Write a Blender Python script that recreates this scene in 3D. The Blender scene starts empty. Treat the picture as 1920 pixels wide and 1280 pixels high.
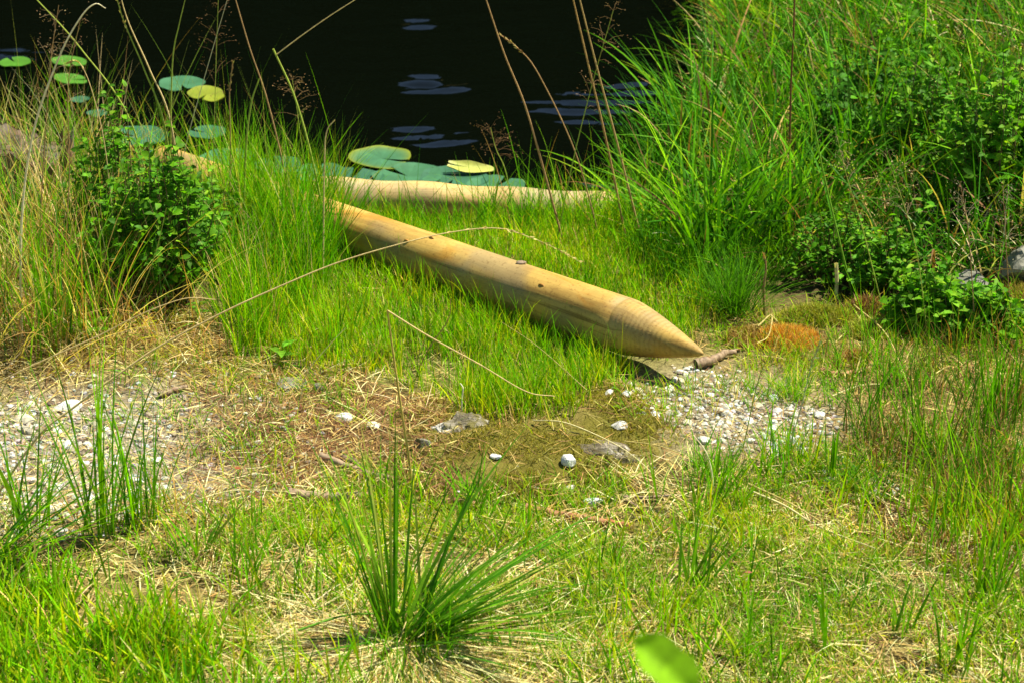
import bpy, bmesh, math, random
import numpy as np
from mathutils import Vector

R = math.radians
rng = np.random.default_rng(11)
random.seed(11)
scene = bpy.context.scene
C = scene.collection

# ------------------------------------------------------------------ camera
CAMZ, PITCH, LENS = 2.54, 25.0, 85.0
cam = bpy.data.cameras.new('camera')
cam.lens = LENS; cam.sensor_width = 36; cam.clip_end = 400; cam.clip_start = 0.05
cam.dof.use_dof = True; cam.dof.focus_distance = 5.6; cam.dof.aperture_fstop = 7.5
camo = bpy.data.objects.new('camera', cam); C.objects.link(camo)
camo.location = (0, 0, CAMZ); camo.rotation_euler = (R(90 - PITCH), 0, 0)
scene.camera = camo

# ------------------------------------------------------------------ light
SUN_EL, SUN_AZ = 60.0, 66.0            # azimuth: degrees clockwise from +y (from behind the scene, to the right)
w = bpy.data.worlds.new('World'); scene.world = w; w.use_nodes = True
nt = w.node_tree
sky = nt.nodes.new('ShaderNodeTexSky'); sky.sky_type = 'NISHITA'; sky.sun_disc = False
sky.ozone_density = 1.6; sky.dust_density = .2; sky.sun_elevation = R(SUN_EL); sky.sun_rotation = R(SUN_AZ)
bg = nt.nodes['Background']; bg.inputs[1].default_value = 0.06
nt.links.new(sky.outputs[0], bg.inputs[0])
sl = bpy.data.lights.new('sun', 'SUN'); sl.energy = 5.0; sl.angle = R(0.5); sl.color = (1.0, 0.94, 0.78)
so = bpy.data.objects.new('sun', sl); C.objects.link(so)
sd = Vector((math.sin(R(SUN_AZ)) * math.cos(R(SUN_EL)), math.cos(R(SUN_AZ)) * math.cos(R(SUN_EL)), math.sin(R(SUN_EL))))
so.rotation_euler = sd.to_track_quat('Z', 'Y').to_euler()
vs = scene.view_settings
vs.view_transform = 'Standard'; vs.look = 'None'; vs.gamma = 1.0; vs.exposure = 1.1; vs.use_curve_mapping = False
scene.cycles.max_bounces = 8; scene.cycles.transmission_bounces = 6

# ------------------------------------------------------------------ numeric helpers
def sm(a, b, x):
    t = np.clip((np.asarray(x, float) - a) / (b - a), 0, 1); return t * t * (3 - 2 * t)
_tab = np.random.default_rng(5).random((256, 256))
def vnoise(x, y):
    x = np.asarray(x, float); y = np.asarray(y, float)
    xi = np.floor(x).astype(int); yi = np.floor(y).astype(int)
    fx = x - xi; fy = y - yi
    fx = fx * fx * (3 - 2 * fx); fy = fy * fy * (3 - 2 * fy)
    g = lambda i, j: _tab[i & 255, j & 255]
    return (g(xi, yi) * (1 - fx) + g(xi + 1, yi) * fx) * (1 - fy) + (g(xi, yi + 1) * (1 - fx) + g(xi + 1, yi + 1) * fx) * fy
def fbm(x, y, o=4):
    s = 0; a = .5
    for k in range(o):
        s = s + a * vnoise(x * 2 ** k + 17 * k, y * 2 ** k + 31 * k); a *= .5
    return s
WATER = -0.20
def land(x, y):
    """positive on land: metres from the shore line"""
    x = np.asarray(x, float); y = np.asarray(y, float)
    ys = 6.55 + .30 * sm(-.55, -1.0, x) + .03 * (vnoise(x * 5, 3.3) - .5)
    xb = .30 + .42 * sm(6.6, 8.0, y) + .12 * sm(8, 12, y) - 20 * sm(14, 26, y) + .12 * (vnoise(7.7, y * 3) - .5)
    d = np.maximum(ys - y, (x - xb) * .8)
    return np.maximum(d, (y - 24) * .7)
def mound_q(x, y):
    U = (x - .06) / .34; W = (y - 4.86) / .33
    return np.hypot(U, W) + .9 * (fbm(x * 4 + 5, y * 3 + 5) - .47), W
def mound(x, y):
    q, W = mound_q(np.asarray(x, float), np.asarray(y, float))
    return np.clip(1 - q ** 2, 0, 1) * (.035 + .03 * sm(-.5, .7, W)) + .02 * np.clip(1 - q, 0, 1) * (fbm(x * 14, y * 14) - .47) * 2
def height(x, y):
    x = np.asarray(x, float); y = np.asarray(y, float)
    d = land(x, y)
    h = -.135 + .09 * sm(0, .6, d) + .045 * sm(.5, 1.6, d)
    h = h + .22 * sm(.75, 2.2, x) * sm(5.2, 7, y) + .05 * sm(-.5, -1.1, x) * sm(5.2, 5.8, y)
    h = h + (.05 * (fbm(x * 2.2, y * 2.2) - .47) + .012 * (fbm(x * 14, y * 14, 3) - .45)) * sm(0, .3, d)
    h = h + mound(x, y)
    h = h + sm(27, 70, y) * 14
    u = np.where(d < 0, np.maximum(-.135 + d * 1.6, -1.3), h)
    return u
cp, sp_ = math.cos(R(PITCH)), math.sin(R(PITCH))
def project(P):
    """photo coordinates (1920 wide) of world points"""
    P = np.asarray(P, float); x = P[..., 0]; y = P[..., 1]; z = P[..., 2] - CAMZ
    dep = y * cp - z * sp_; up = y * sp_ + z * cp
    k = LENS / 36 * 1920
    return 960 + x / dep * k, 640 - up / dep * k
def ray(px, py):
    k = LENS / 36 * 1920
    a = (px - 960) / k; b = (640 - py) / k
    return np.array([a, cp + b * sp_, -sp_ + b * cp])
def at_z(px, py, z):
    r = ray(px, py); t = (z - CAMZ) / r[2]; return np.array([0, 0, CAMZ]) + r * t
def at_y(px, py, y):
    r = ray(px, py); return np.array([0, 0, CAMZ]) + r * (y / r[1])
def ground(px, py, dz=0.0):
    p = at_z(px, py, 0)
    for _ in range(25):
        p = at_z(px, py, .5 * p[2] + .5 * float(height(p[0], p[1])))
    p[2] = float(height(p[0], p[1])) + dz
    return p
def in_poly(px, py, poly):
    ins = np.zeros(px.shape, bool); n = len(poly)
    for i in range(n):
        x0, y0 = poly[i]; x1, y1 = poly[(i + 1) % n]
        c = ((y0 > py) != (y1 > py)) & (px < (x1 - x0) * (py - y0) / (y1 - y0 + 1e-9) + x0)
        ins ^= c
    return ins
def scatter(poly, per_m2, rag=25, thin=None):
    """ground points spread over the patch whose outline is given by the ground points seen at these photo coordinates"""
    Q = np.array([ground(max(-500, a), b)[:2] for a, b in poly])
    lo = Q.min(0) - .05; hi = Q.max(0) + .05
    n = int((hi - lo).prod() * per_m2)
    x = rng.uniform(lo[0], hi[0], n); y = rng.uniform(lo[1], hi[1], n)
    rg = rag * .0014
    xx = x + rg * 2 * (fbm(x * 6, y * 6, 3) - .45) + rng.normal(0, rg * .35, n); yy = y + rg * 4 * (fbm(x * 6 + 50, y * 6, 3) - .45) + rng.normal(0, rg * .6, n)
    k = in_poly(xx, yy, [tuple(q) for q in Q])
    x, y = x[k], y[k]
    k = land(x, y) > .005
    x, y = x[k], y[k]
    if thin is not None:
        k = rng.random(len(x)) < thin(x, y); x, y = x[k], y[k]
    return np.stack([x, y, height(x, y)], 1)

# ------------------------------------------------------------------ object helpers
def meta(o, label=None, cat=None, group=None, kind=None):
    if label: o['label'] = label
    if cat: o['category'] = cat
    if group: o['group'] = group
    if kind: o['kind'] = kind
    return o
def empty(name, loc):
    o = bpy.data.objects.new(name, None); o.empty_display_size = .05; C.objects.link(o); o.location = loc
    return o
def mesh_data(name, V, F, mat, col=None, smooth=True):
    V = np.asarray(V, np.float32); F = np.asarray(F, np.int32)
    me = bpy.data.meshes.new(name)
    me.vertices.add(len(V)); me.vertices.foreach_set('co', V.ravel())
    k = F.shape[1]
    me.loops.add(F.size); me.loops.foreach_set('vertex_index', F.ravel())
    me.polygons.add(len(F)); me.polygons.foreach_set('loop_start', np.arange(0, F.size, k, dtype=np.int32))
    me.polygons.foreach_set('use_smooth', np.full(len(F), smooth))
    if col is not None:
        a = me.color_attributes.new('tint', 'FLOAT_COLOR', 'POINT')
        c4 = np.ones((len(V), 4), np.float32); c4[:, :3] = col
        a.data.foreach_set('color', c4.ravel())
    me.update(calc_edges=True); me.validate()
    if mat: me.materials.append(mat)
    return me
def mesh_obj(name, V, F, mat, parent=None, col=None, smooth=True, loc=None):
    """V in world space; made local to parent (an unrotated Empty) or to loc"""
    V = np.asarray(V, float)
    off = np.array(parent.location) if parent else (np.array(loc) if loc is not None else np.zeros(3))
    o = bpy.data.objects.new(name, mesh_data(name, V - off, F, mat, col, smooth)); C.objects.link(o)
    if parent: o.parent = parent
    elif loc is not None: o.location = loc
    return o

# ------------------------------------------------------------------ materials
def newmat(name):
    m = bpy.data.materials.new(name); m.use_nodes = True
    return m, m.node_tree.nodes, m.node_tree.links, m.node_tree.nodes['Principled BSDF']
def ramp(N, stops):
    r = N.new('ShaderNodeValToRGB'); e = r.color_ramp.elements
    while len(e) < len(stops): e.new(.5)
    for el, (p, c) in zip(e, stops): el.position = p; el.color = (*c, 1)
    return r
def noise(N, L, scale, detail=5, rough=.6, vec=None):
    n = N.new('ShaderNodeTexNoise'); n.inputs['Scale'].default_value = scale; n.inputs['Detail'].default_value = detail; n.inputs['Roughness'].default_value = rough
    if vec: L.new(vec, n.inputs['Vector'])
    return n
def mixrgb(N, L, f, a, b, mode='MIX'):
    m = N.new('ShaderNodeMix'); m.data_type = 'RGBA'; m.blend_type = mode
    for s, v in ((m.inputs[0], f), (m.inputs[6], a), (m.inputs[7], b)):
        if hasattr(v, 'links'): L.new(v, s)
        elif isinstance(v, tuple): s.default_value = (*v, 1)
        else: s.default_value = v
    return m.outputs[2]
def bump(N, L, P, h, strength, dist):
    b = N.new('ShaderNodeBump'); b.inputs['Strength'].default_value = strength; b.inputs['Distance'].default_value = dist
    L.new(h, b.inputs['Height']); L.new(b.outputs[0], P.inputs['Normal']); return b

def leafy(name, trans=.42, rough=.42, fine=60, spec=.35):
    """leaf and blade material: colour of each blade from its own tint, thin enough for the sun to shine through"""
    m, N, L, P = newmat(name)
    at = N.new('ShaderNodeAttribute'); at.attribute_name = 'tint'
    n = noise(N, L, fine, 3)
    g = N.new('ShaderNodeNewGeometry'); L.new(g.outputs['Position'], n.inputs['Vector'])
    r = ramp(N, [(.3, (.72, .72, .72)), (.7, (1.2, 1.2, 1.2))]); L.new(n.outputs[0], r.inputs[0])
    c = mixrgb(N, L, 1.0, at.outputs['Color'], r.outputs[0], 'MULTIPLY')
    L.new(c, P.inputs['Base Color']); P.inputs['Roughness'].default_value = rough
    P.inputs['Specular IOR Level'].default_value = spec
    t = N.new('ShaderNodeBsdfTranslucent')
    tc = mixrgb(N, L, 1.0, c, (1.2, 1.3, .35), 'MULTIPLY'); L.new(tc, t.inputs[0])
    mx = N.new('ShaderNodeMixShader'); mx.inputs[0].default_value = trans
    L.new(P.outputs[0], mx.inputs[1]); L.new(t.outputs[0], mx.inputs[2])
    L.new(mx.outputs[0], N['Material Output'].inputs[0])
    return m
M_GRASS = leafy('grass_blade', .38, .55, 60, .05)
M_LEAF = leafy('shrub_leaf', .45, .55, 90, .12)
M_TALL = leafy('tall_blade', .30, .55, 60, .05)
M_NEEDLE = leafy('far_foliage', .0, .9, 2, .0)
M_STRAW = leafy('dry_straw', .18, .65, 120, .15)
M_MOSS = leafy('moss_fibre', .25, .8, 200, .1)

def ground_mat():
    m, N, L, P = newmat('bank_soil')
    at = N.new('ShaderNodeAttribute'); at.attribute_name = 'tint'
    g = N.new('ShaderNodeNewGeometry')
    a = noise(N, L, 9, 8, .7, g.outputs['Position']); b = noise(N, L, 70, 6, .75, g.outputs['Position'])
    v = N.new('ShaderNodeTexVoronoi'); v.inputs['Scale'].default_value = 55; L.new(g.outputs['Position'], v.inputs['Vector'])
    r1 = ramp(N, [(.3, (.55, .5, .45)), (.7, (1.25, 1.2, 1.1))]); L.new(a.outputs[0], r1.inputs[0])
    r2 = ramp(N, [(.32, (.45, .4, .35)), (.62, (1.25, 1.25, 1.2))]); L.new(b.outputs[0], r2.inputs[0])
    c = mixrgb(N, L, 1.0, at.outputs['Color'], r1.outputs[0], 'MULTIPLY')
    c = mixrgb(N, L, .85, c, r2.outputs[0], 'MULTIPLY')
    L.new(c, P.inputs['Base Color']); P.inputs['Roughness'].default_value = .95; P.inputs['Specular IOR Level'].default_value = .15
    ad = N.new('ShaderNodeMath'); ad.operation = 'ADD'; L.new(b.outputs[0], ad.inputs[0]); L.new(v.outputs['Distance'], ad.inputs[1])
    bump(N, L, P, ad.outputs[0], .8, .012)
    return m
def stone_mat(name, stops, scale=18, use_tint=False, rnd=.25, moss=False):
    m, N, L, P = newmat(name)
    tc = N.new('ShaderNodeTexCoord'); oi = N.new('ShaderNodeObjectInfo')
    g = N.new('ShaderNodeNewGeometry')
    n = noise(N, L, scale, 8, .68, g.outputs['Position']); n2 = noise(N, L, scale * 7, 5, .7, g.outputs['Position'])
    r = ramp(N, stops); L.new(n.outputs[0], r.inputs[0])
    c = r.outputs[0]
    if use_tint:
        at = N.new('ShaderNodeAttribute'); at.attribute_name = 'tint'; c = mixrgb(N, L, 1.0, c, at.outputs['Color'], 'MULTIPLY')
    else:
        rr = ramp(N, [(0, (1 - rnd, 1 - rnd * 1.05, 1 - rnd * 1.2)), (.35, (1 - rnd * .3, 1 - rnd * .45, 1 - rnd * .8)), (.6, (1, .98, .92)), (1, (1, 1.03, 1.06))]); L.new(oi.outputs['Random'], rr.inputs[0])
        c = mixrgb(N, L, 1.0, c, rr.outputs[0], 'MULTIPLY')
    r2 = ramp(N, [(.35, (.7, .68, .62)), (.6, (1.08, 1.08, 1.08))]); L.new(n2.outputs[0], r2.inputs[0])
    c = mixrgb(N, L, .7, c, r2.outputs[0], 'MULTIPLY')
    L.new(c, P.inputs['Base Color']); P.inputs['Roughness'].default_value = .8; P.inputs['Specular IOR Level'].default_value = .3
    if moss:
        n3 = noise(N, L, 26, 5, .65, g.outputs['Position']); fm = ramp(N, [(.5, (0, 0, 0)), (.58, (.85, .85, .85))]); L.new(n3.outputs[0], fm.inputs[0])
        c = mixrgb(N, L, fm.outputs[0], c, (.16, .14, .025)); L.new(c, P.inputs['Base Color'])
    bump(N, L, P, n2.outputs[0], 1.0 if moss else .5, .010 if moss else .004)
    return m
def wood_mat(name, light, dark, orange, grey, gscale=1.0, greyamt=.45, rings=False):
    m, N, L, P = newmat(name)
    tc = N.new('ShaderNodeTexCoord')
    mp = N.new('ShaderNodeMapping'); mp.inputs['Scale'].default_value = (26 * gscale, 26 * gscale, 2.2 * gscale); L.new(tc.outputs['Object'], mp.inputs[0])
    mp2 = N.new('ShaderNodeMapping'); mp2.inputs['Scale'].default_value = (9, 9, 2.6); L.new(tc.outputs['Object'], mp2.inputs[0])
    a = noise(N, L, 1, 6, .6, mp.outputs[0]); a.inputs['Distortion'].default_value = .8
    b = noise(N, L, 1, 4, .55, mp2.outputs[0]); b.inputs['Distortion'].default_value = 1.2
    mp3 = N.new('ShaderNodeMapping'); mp3.inputs['Scale'].default_value = (6, 6, 4.5); mp3.inputs['Location'].default_value = (3, 7, 1); L.new(tc.outputs['Object'], mp3.inputs[0])
    d = noise(N, L, 1, 3, .5, mp3.outputs[0])
    r1 = ramp(N, [(.36, dark), (.5, light), (.7, tuple(min(1, x * 1.12) for x in light))]); L.new(a.outputs[0], r1.inputs[0])
    f1 = ramp(N, [(.50, (0, 0, 0)), (.62, (.9, .9, .9))]); L.new(b.outputs[0], f1.inputs[0])
    c = mixrgb(N, L, f1.outputs[0], r1.outputs[0], orange)
    f2 = ramp(N, [(.46, (0, 0, 0)), (.60, (greyamt,) * 3)]); L.new(d.outputs[0], f2.inputs[0])
    c = mixrgb(N, L, f2.outputs[0], c, grey)
    mp4 = N.new('ShaderNodeMapping'); mp4.inputs['Scale'].default_value = (70, 70, 1.6); L.new(tc.outputs['Object'], mp4.inputs[0])
    ck = noise(N, L, 1, 3, .5, mp4.outputs[0]); rk = ramp(N, [(.27, (.4, .34, .27)), (.36, (1, 1, 1))]); L.new(ck.outputs[0], rk.inputs[0])
    c = mixrgb(N, L, .9, c, rk.outputs[0], 'MULTIPLY')
    lg = noise(N, L, 4.5, 6, .65, tc.outputs['Object']); rl = ramp(N, [(.36, (.76, .72, .66)), (.60, (1.12, 1.1, 1.06))]); L.new(lg.outputs[0], rl.inputs[0])
    c = mixrgb(N, L, .9, c, rl.outputs[0], 'MULTIPLY')
    sp = noise(N, L, 130, 3, .6, tc.outputs['Object'])
    r3 = ramp(N, [(.34, (.55, .5, .42)), (.43, (1, 1, 1))]); L.new(sp.outputs[0], r3.inputs[0])
    c = mixrgb(N, L, .6, c, r3.outputs[0], 'MULTIPLY')
    if rings:                              # cutter marks of the pointing machine
        wv = N.new('ShaderNodeTexWave'); wv.bands_direction = 'Z'; wv.inputs['Scale'].default_value = 24; wv.inputs['Distortion'].default_value = 4; wv.inputs['Detail'].default_value = 2; wv.inputs['Detail Scale'].default_value = 1.5
        L.new(tc.outputs['Object'], wv.inputs['Vector'])
        r4 = ramp(N, [(.12, (.74, .68, .58)), (.45, (1.03, 1.03, 1.03))]); L.new(wv.outputs['Fac'], r4.inputs[0])
        c = mixrgb(N, L, .28, c, r4.outputs[0], 'MULTIPLY')
    L.new(c, P.inputs['Base Color']); P.inputs['Roughness'].default_value = .62; P.inputs['Specular IOR Level'].default_value = .3
    bump(N, L, P, a.outputs[0], .35, .004)
    return m
M_SOIL = ground_mat()
M_STAKE = wood_mat('peeled_pine', (.48, .315, .075), (.30, .18, .037), (.44, .22, .027), (.27, .205, .095), 1.0, .8)
M_TURNED = wood_mat('turned_pine', (.48, .315, .075), (.30, .18, .037), (.44, .22, .027), (.27, .205, .095), 1.0, .8, True)
M_LOG = wood_mat('shore_pine', (.56, .40, .15), (.38, .24, .08), (.46, .26, .08), (.32, .27, .16), 1.0, .7)
M_GREYWOOD = wood_mat('weathered_wood', (.17, .12, .065), (.05, .035, .02), (.20, .10, .04), (.22, .19, .15), 1.5, .5)
M_HEART = wood_mat('rotten_heartwood', (.085, .055, .025), (.03, .02, .01), (.10, .05, .02), (.10, .08, .055), 2, .5)
M_TWIG = wood_mat('dry_twig', (.30, .22, .14), (.14, .09, .05), (.28, .13, .05), (.3, .27, .23), 2)
M_REDTWIG = wood_mat('rusty_twig', (.34, .17, .08), (.2, .09, .04), (.4, .13, .045), (.3, .25, .18), 2)
M_WHITE = stone_mat('white_stone', [(.3, (.42, .42, .38)), (.6, (.72, .72, .69))])
M_PEBBLE = stone_mat('pale_pebble', [(.3, (.46, .45, .41)), (.65, (.76, .77, .74))], 30, False, .55)
M_GRAVEL = stone_mat('mixed_gravel', [(.3, (.65, .65, .65)), (.65, (1, 1, 1))], 40, True)
M_ROCK = stone_mat('grey_rock', [(.3, (.07, .06, .04)), (.48, (.19, .165, .11)), (.58, (.34, .31, .25)), (.66, (.68, .66, .6))], 16, False, .25, True)
M_BOULDER = stone_mat('lichen_boulder', [(.3, (.13, .135, .10)), (.6, (.27, .27, .23)), (.72, (.40, .39, .35))], 10)

def mossy_mat():
    m, N, L, P = newmat('moss_over_rock')
    g = N.new('ShaderNodeNewGeometry')
    a = noise(N, L, 7, 6, .6, g.outputs['Position']); b = noise(N, L, 170, 7, .8, g.outputs['Position'])
    r = ramp(N, [(.3, (.15, .13, .025)), (.5, (.21, .185, .035)), (.7, (.30, .24, .08))]); L.new(a.outputs[0], r.inputs[0])
    r2 = ramp(N, [(.3, (.5, .5, .4)), (.65, (1.25, 1.25, 1.1))]); L.new(b.outputs[0], r2.inputs[0])
    L.new(mixrgb(N, L, .9, r.outputs[0], r2.outputs[0], 'MULTIPLY'), P.inputs['Base Color'])
    P.inputs['Roughness'].default_value = .95; P.inputs['Specular IOR Level'].default_value = .1
    bump(N, L, P, b.outputs[0], 1, .01); return m
M_MOSSROCK = mossy_mat()
def water_mat():
    m, N, L, P = newmat('dark_pond_water')
    P.inputs['Base Color'].default_value = (.0015, .0025, .0012, 1); P.inputs['Roughness'].default_value = .035
    P.inputs['IOR'].default_value = 1.6
    g = N.new('ShaderNodeNewGeometry')
    n = noise(N, L, 7, 3, .5, g.outputs['Position']); bump(N, L, P, n.outputs[0], .10, .02)
    return m
M_WATER = water_mat()
def pad_mat():
    m, N, L, P = newmat('lily_pad_skin')
    at = N.new('ShaderNodeAttribute'); at.attribute_name = 'tint'
    tc = N.new('ShaderNodeTexCoord')
    n = noise(N, L, 14, 5, .6, tc.outputs['Object']); n2 = noise(N, L, 90, 4, .6, tc.outputs['Object'])
    r = ramp(N, [(.3, (.75, .78, .7)), (.7, (1.2, 1.2, 1.2))]); L.new(n.outputs[0], r.inputs[0])
    c = mixrgb(N, L, 1.0, at.outputs['Color'], r.outputs[0], 'MULTIPLY')
    r3 = ramp(N, [(.3, (.4, .3, .1)), (.36, (1, 1, 1))]); L.new(n2.outputs[0], r3.inputs[0])
    c = mixrgb(N, L, .8, c, r3.outputs[0], 'MULTIPLY')
    L.new(c, P.inputs['Base Color']); P.inputs['Roughness'].default_value = .55; P.inputs['Specular IOR Level'].default_value = .25
    bump(N, L, P, n.outputs[0], .3, .006); return m
M_PAD = pad_mat()

# ------------------------------------------------------------------ generators
def arr(v, n): return np.broadcast_to(np.asarray(v, float), (n,)).copy()
def ribbons(base, length, width, az, lean, curl, colA, colB, nseg=4, twist=1.0, tipp=2.2, droop=1.0):
    """many grass blades: each a tapering ribbon that leaves its base at angle lean from the vertical and bends by curl"""
    n = len(base); length = arr(length, n); width = arr(width, n); az = arr(az, n); lean = arr(lean, n); curl = arr(curl, n)
    d = np.stack([np.cos(az), np.sin(az), np.zeros(n)], 1); perp = np.stack([-np.sin(az), np.cos(az), np.zeros(n)], 1)
    tw = rng.uniform(-1, 1, n) * twist
    p = base.astype(float).copy(); V = np.empty((n, nseg + 1, 2, 3)); K = np.empty((n, nseg + 1, 2, 3))
    for k in range(nseg + 1):
        t = k / nseg
        th = lean + curl * t ** droop
        T = d * np.sin(th)[:, None]; T[:, 2] += np.cos(th)
        nrm = np.cross(T, perp)
        s = perp * np.cos(tw)[:, None] + nrm * np.sin(tw)[:, None]
        wd = width * .5 * min(1, .55 + 2.2 * t) * max(.06, 1 - t ** tipp)
        V[:, k, 0] = p - s * wd[:, None]; V[:, k, 1] = p + s * wd[:, None]
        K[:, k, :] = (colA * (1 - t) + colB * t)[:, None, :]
        p = p + T * (length / nseg)[:, None]
    i = (np.arange(n) * (nseg + 1) * 2)[:, None, None] + (np.arange(nseg) * 2)[None, :, None]
    F = (i + np.array([0, 1, 3, 2])[None, None]).reshape(-1, 4)
    return V.reshape(-1, 3), F, K.reshape(-1, 3)
class Pile:
    """collects pieces of one mesh"""
    def __init__(s): s.V = []; s.F = []; s.K = []; s.n = 0
    def add(s, V, F, K):
        V = np.asarray(V, float)
        s.V.append(V); s.F.append(np.asarray(F) + s.n); s.K.append(np.broadcast_to(np.asarray(K, float), V.shape)); s.n += len(V); return s
    def obj(s, name, mat, parent=None, smooth=True, loc=None):
        return mesh_obj(name, np.concatenate(s.V), np.concatenate(s.F), mat, parent, np.concatenate(s.K), smooth, loc)
def pal(n, cols, wts=None, jit=.18):
    """a colour per blade out of a palette"""
    cols = np.array(cols, float); i = rng.choice(len(cols), n, p=None if wts is None else np.array(wts) / np.sum(wts))
    c = cols[i] * (1 + rng.normal(0, jit, (n, 1))) * (1 + rng.normal(0, .06, (n, 3)))
    return np.clip(c, .004, .9)
def catmull(P, n):
    P = np.asarray(P, float); m = len(P)
    if m == 2: return P[0] + (P[1] - P[0]) * np.linspace(0, 1, n)[:, None]
    Q = np.vstack([2 * P[0] - P[1], P, 2 * P[-1] - P[-2]]); out = []
    for u in np.linspace(0, m - 1 - 1e-6, n):
        i = int(u); t = u - i; a, b, c, d = Q[i:i + 4]
        out.append(.5 * (2 * b + (c - a) * t + (2 * a - 5 * b + 4 * c - d) * t * t + (3 * b - a - 3 * c + d) * t ** 3))
    return np.array(out)
def tube(path, r, sides=6, cap=True):
    path = np.asarray(path, float); n = len(path); r = arr(r, n) if np.ndim(r) else np.full(n, float(r))
    T = np.gradient(path, axis=0); T /= np.linalg.norm(T, axis=1)[:, None] + 1e-12
    up = np.array([0, 0, 1.]) if abs(T[0][2]) < .9 else np.array([1., 0, 0])
    A = np.cross(T, up); A /= np.linalg.norm(A, axis=1)[:, None] + 1e-9; B = np.cross(T, A)
    a = np.arange(sides) / sides * 2 * np.pi
    V = path[:, None] + r[:, None, None] * (A[:, None] * np.cos(a)[None, :, None] + B[:, None] * np.sin(a)[None, :, None])
    F = []
    for k in range(n - 1):
        for j in range(sides):
            j2 = (j + 1) % sides; F.append((k * sides + j, k * sides + j2, (k + 1) * sides + j2, (k + 1) * sides + j))
    V = V.reshape(-1, 3)
    if cap:
        V = np.vstack([V, path[0], path[-1]]); a0 = n * sides
        for j in range(0, sides, 1):
            j2 = (j + 1) % sides
            F.append((a0, j2, j, j)) ; F.append((a0 + 1, (n - 1) * sides + j, (n - 1) * sides + j2, (n - 1) * sides + j2))
    return V, np.array(F)
def fixquads(F): return F
def leaves(P, T, Nn, length, width, col, fold=.25, curl=.3):
    """leaf blades with a midrib fold: 4 rows of three vertices"""
    n = len(P); length = arr(length, n); width = arr(width, n)
    T = T / (np.linalg.norm(T, axis=1)[:, None] + 1e-9); S = np.cross(T, Nn); S /= np.linalg.norm(S, axis=1)[:, None] + 1e-9; Nn = np.cross(S, T)
    rows = [(0, .12), (.3, .95), (.65, .8), (1, .04)]
    V = np.empty((n, 4, 3, 3))
    for k, (t, ww) in enumerate(rows):
        c = P + T * (length * t)[:, None] - Nn * (curl * length * t * t)[:, None]
        s = S * (width * .5 * ww)[:, None]; f = Nn * (width * .5 * ww * fold)[:, None]
        V[:, k, 0] = c - s + f; V[:, k, 1] = c; V[:, k, 2] = c + s + f
    q = []
    for k in range(3):
        for j in range(2): q.append((k * 3 + j, k * 3 + j + 1, (k + 1) * 3 + j + 1, (k + 1) * 3 + j))
    F = ((np.arange(n) * 12)[:, None, None] + np.array(q)[None]).reshape(-1, 4)
    return V.reshape(-1, 3), F, np.repeat(col, 12, axis=0)

def ico(sub):
    bm = bmesh.new(); bmesh.ops.create_icosphere(bm, subdivisions=sub, radius=1)
    V = np.array([v.co[:] for v in bm.verts]); F = np.array([[v.index for v in f.verts] for f in bm.faces]); bm.free(); return V, F
ICO = {k: ico(k) for k in (1, 2, 3, 4)}
def stone_shape(seed, sub=2, cuts=9, dims=(1, .8, .6), rough=.05):
    """a stone: a ball cut by random planes, so that it has faces and edges"""
    r = np.random.default_rng(seed); V, F = ICO[sub]; V = V.copy()
    for _ in range(cuts):
        n = r.normal(size=3); n /= np.linalg.norm(n); d = r.uniform(.55, .9)
        V -= np.maximum(0, V @ n - d)[:, None] * n
    V *= 1 + rough * (r.random(len(V)) - .5)[:, None]
    return V * np.array(dims), F
def rotz(V, a):
    c, s = math.cos(a), math.sin(a); return V @ np.array([[c, s, 0], [-s, c, 0], [0, 0, 1]])

# colours of living and dead blades (linear)
G_BRIGHT = (.19, .44, .004); G_YEL = (.37, .47, .008); G_MID = (.10, .30, .005); G_DARK = (.045, .145, .008); G_DEEP = (.055, .21, .010); G_BLUE = (.06, .19, .03)
STRAW = (.54, .44, .15); STRAW_P = (.70, .62, .31); STRAW_O = (.42, .27, .08); BROWN = (.22, .12, .05); REDB = (.22, .09, .04); OLIVE = (.18, .17, .03); GT_ = (.28, .38, .05)

# ================================================================== SETTING
def axis(lo, hi, step, flo, fhi, n=26, p=2.4):
    f = np.arange(lo, hi + step / 2, step)
    a = lo - (lo - flo) * (np.arange(n, 0, -1) / n) ** p; b = hi + (fhi - hi) * (np.arange(1, n + 1) / n) ** p
    return np.concatenate([a, f, b])
xs = axis(-1.9, 2.1, .02, -120, 120); ys = axis(3.5, 8.6, .02, -40, 150)
X, Y = np.meshgrid(xs, ys); Z = height(X, Y)
def gridF(nx, ny):
    i = (np.arange(ny - 1)[:, None] * nx + np.arange(nx - 1)[None]).ravel()
    return np.stack([i, i + 1, i + nx + 1, i + nx], 1)
V = np.stack([X.ravel(), Y.ravel(), Z.ravel()], 1)
gx, gy = project(V)
def blob(cx, cy, rx, ry, soft=.6):
    c = ground(cx, cy); ex = abs(ground(cx + rx, cy)[0] - c[0]); ey = abs(ground(cx, cy - ry)[1] - c[1])
    q = np.hypot((V[:, 0] - c[0]) / ex, (V[:, 1] - c[1]) / ey) + .5 * (fbm(V[:, 0] * 7, V[:, 1] * 7) - .47)
    return 1 - sm(1 - soft, 1 + soft * .5, q)
col = np.tile(np.array([.24, .20, .07]), (len(V), 1))
def lay(mask, c):
    global col
    col = col * (1 - mask[:, None]) + np.array(c) * mask[:, None]
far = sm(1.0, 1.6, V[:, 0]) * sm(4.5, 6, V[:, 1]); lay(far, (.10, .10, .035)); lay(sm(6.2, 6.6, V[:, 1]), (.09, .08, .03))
lay(blob(900, 560, 460, 230), (.17, .18, .05))          # lawn floor
lay(blob(230, 830, 400, 130), (.34, .31, .24))          # stony bare ground on the left
lay(blob(1380, 770, 240, 100), (.33, .29, .20))         # gravel
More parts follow.
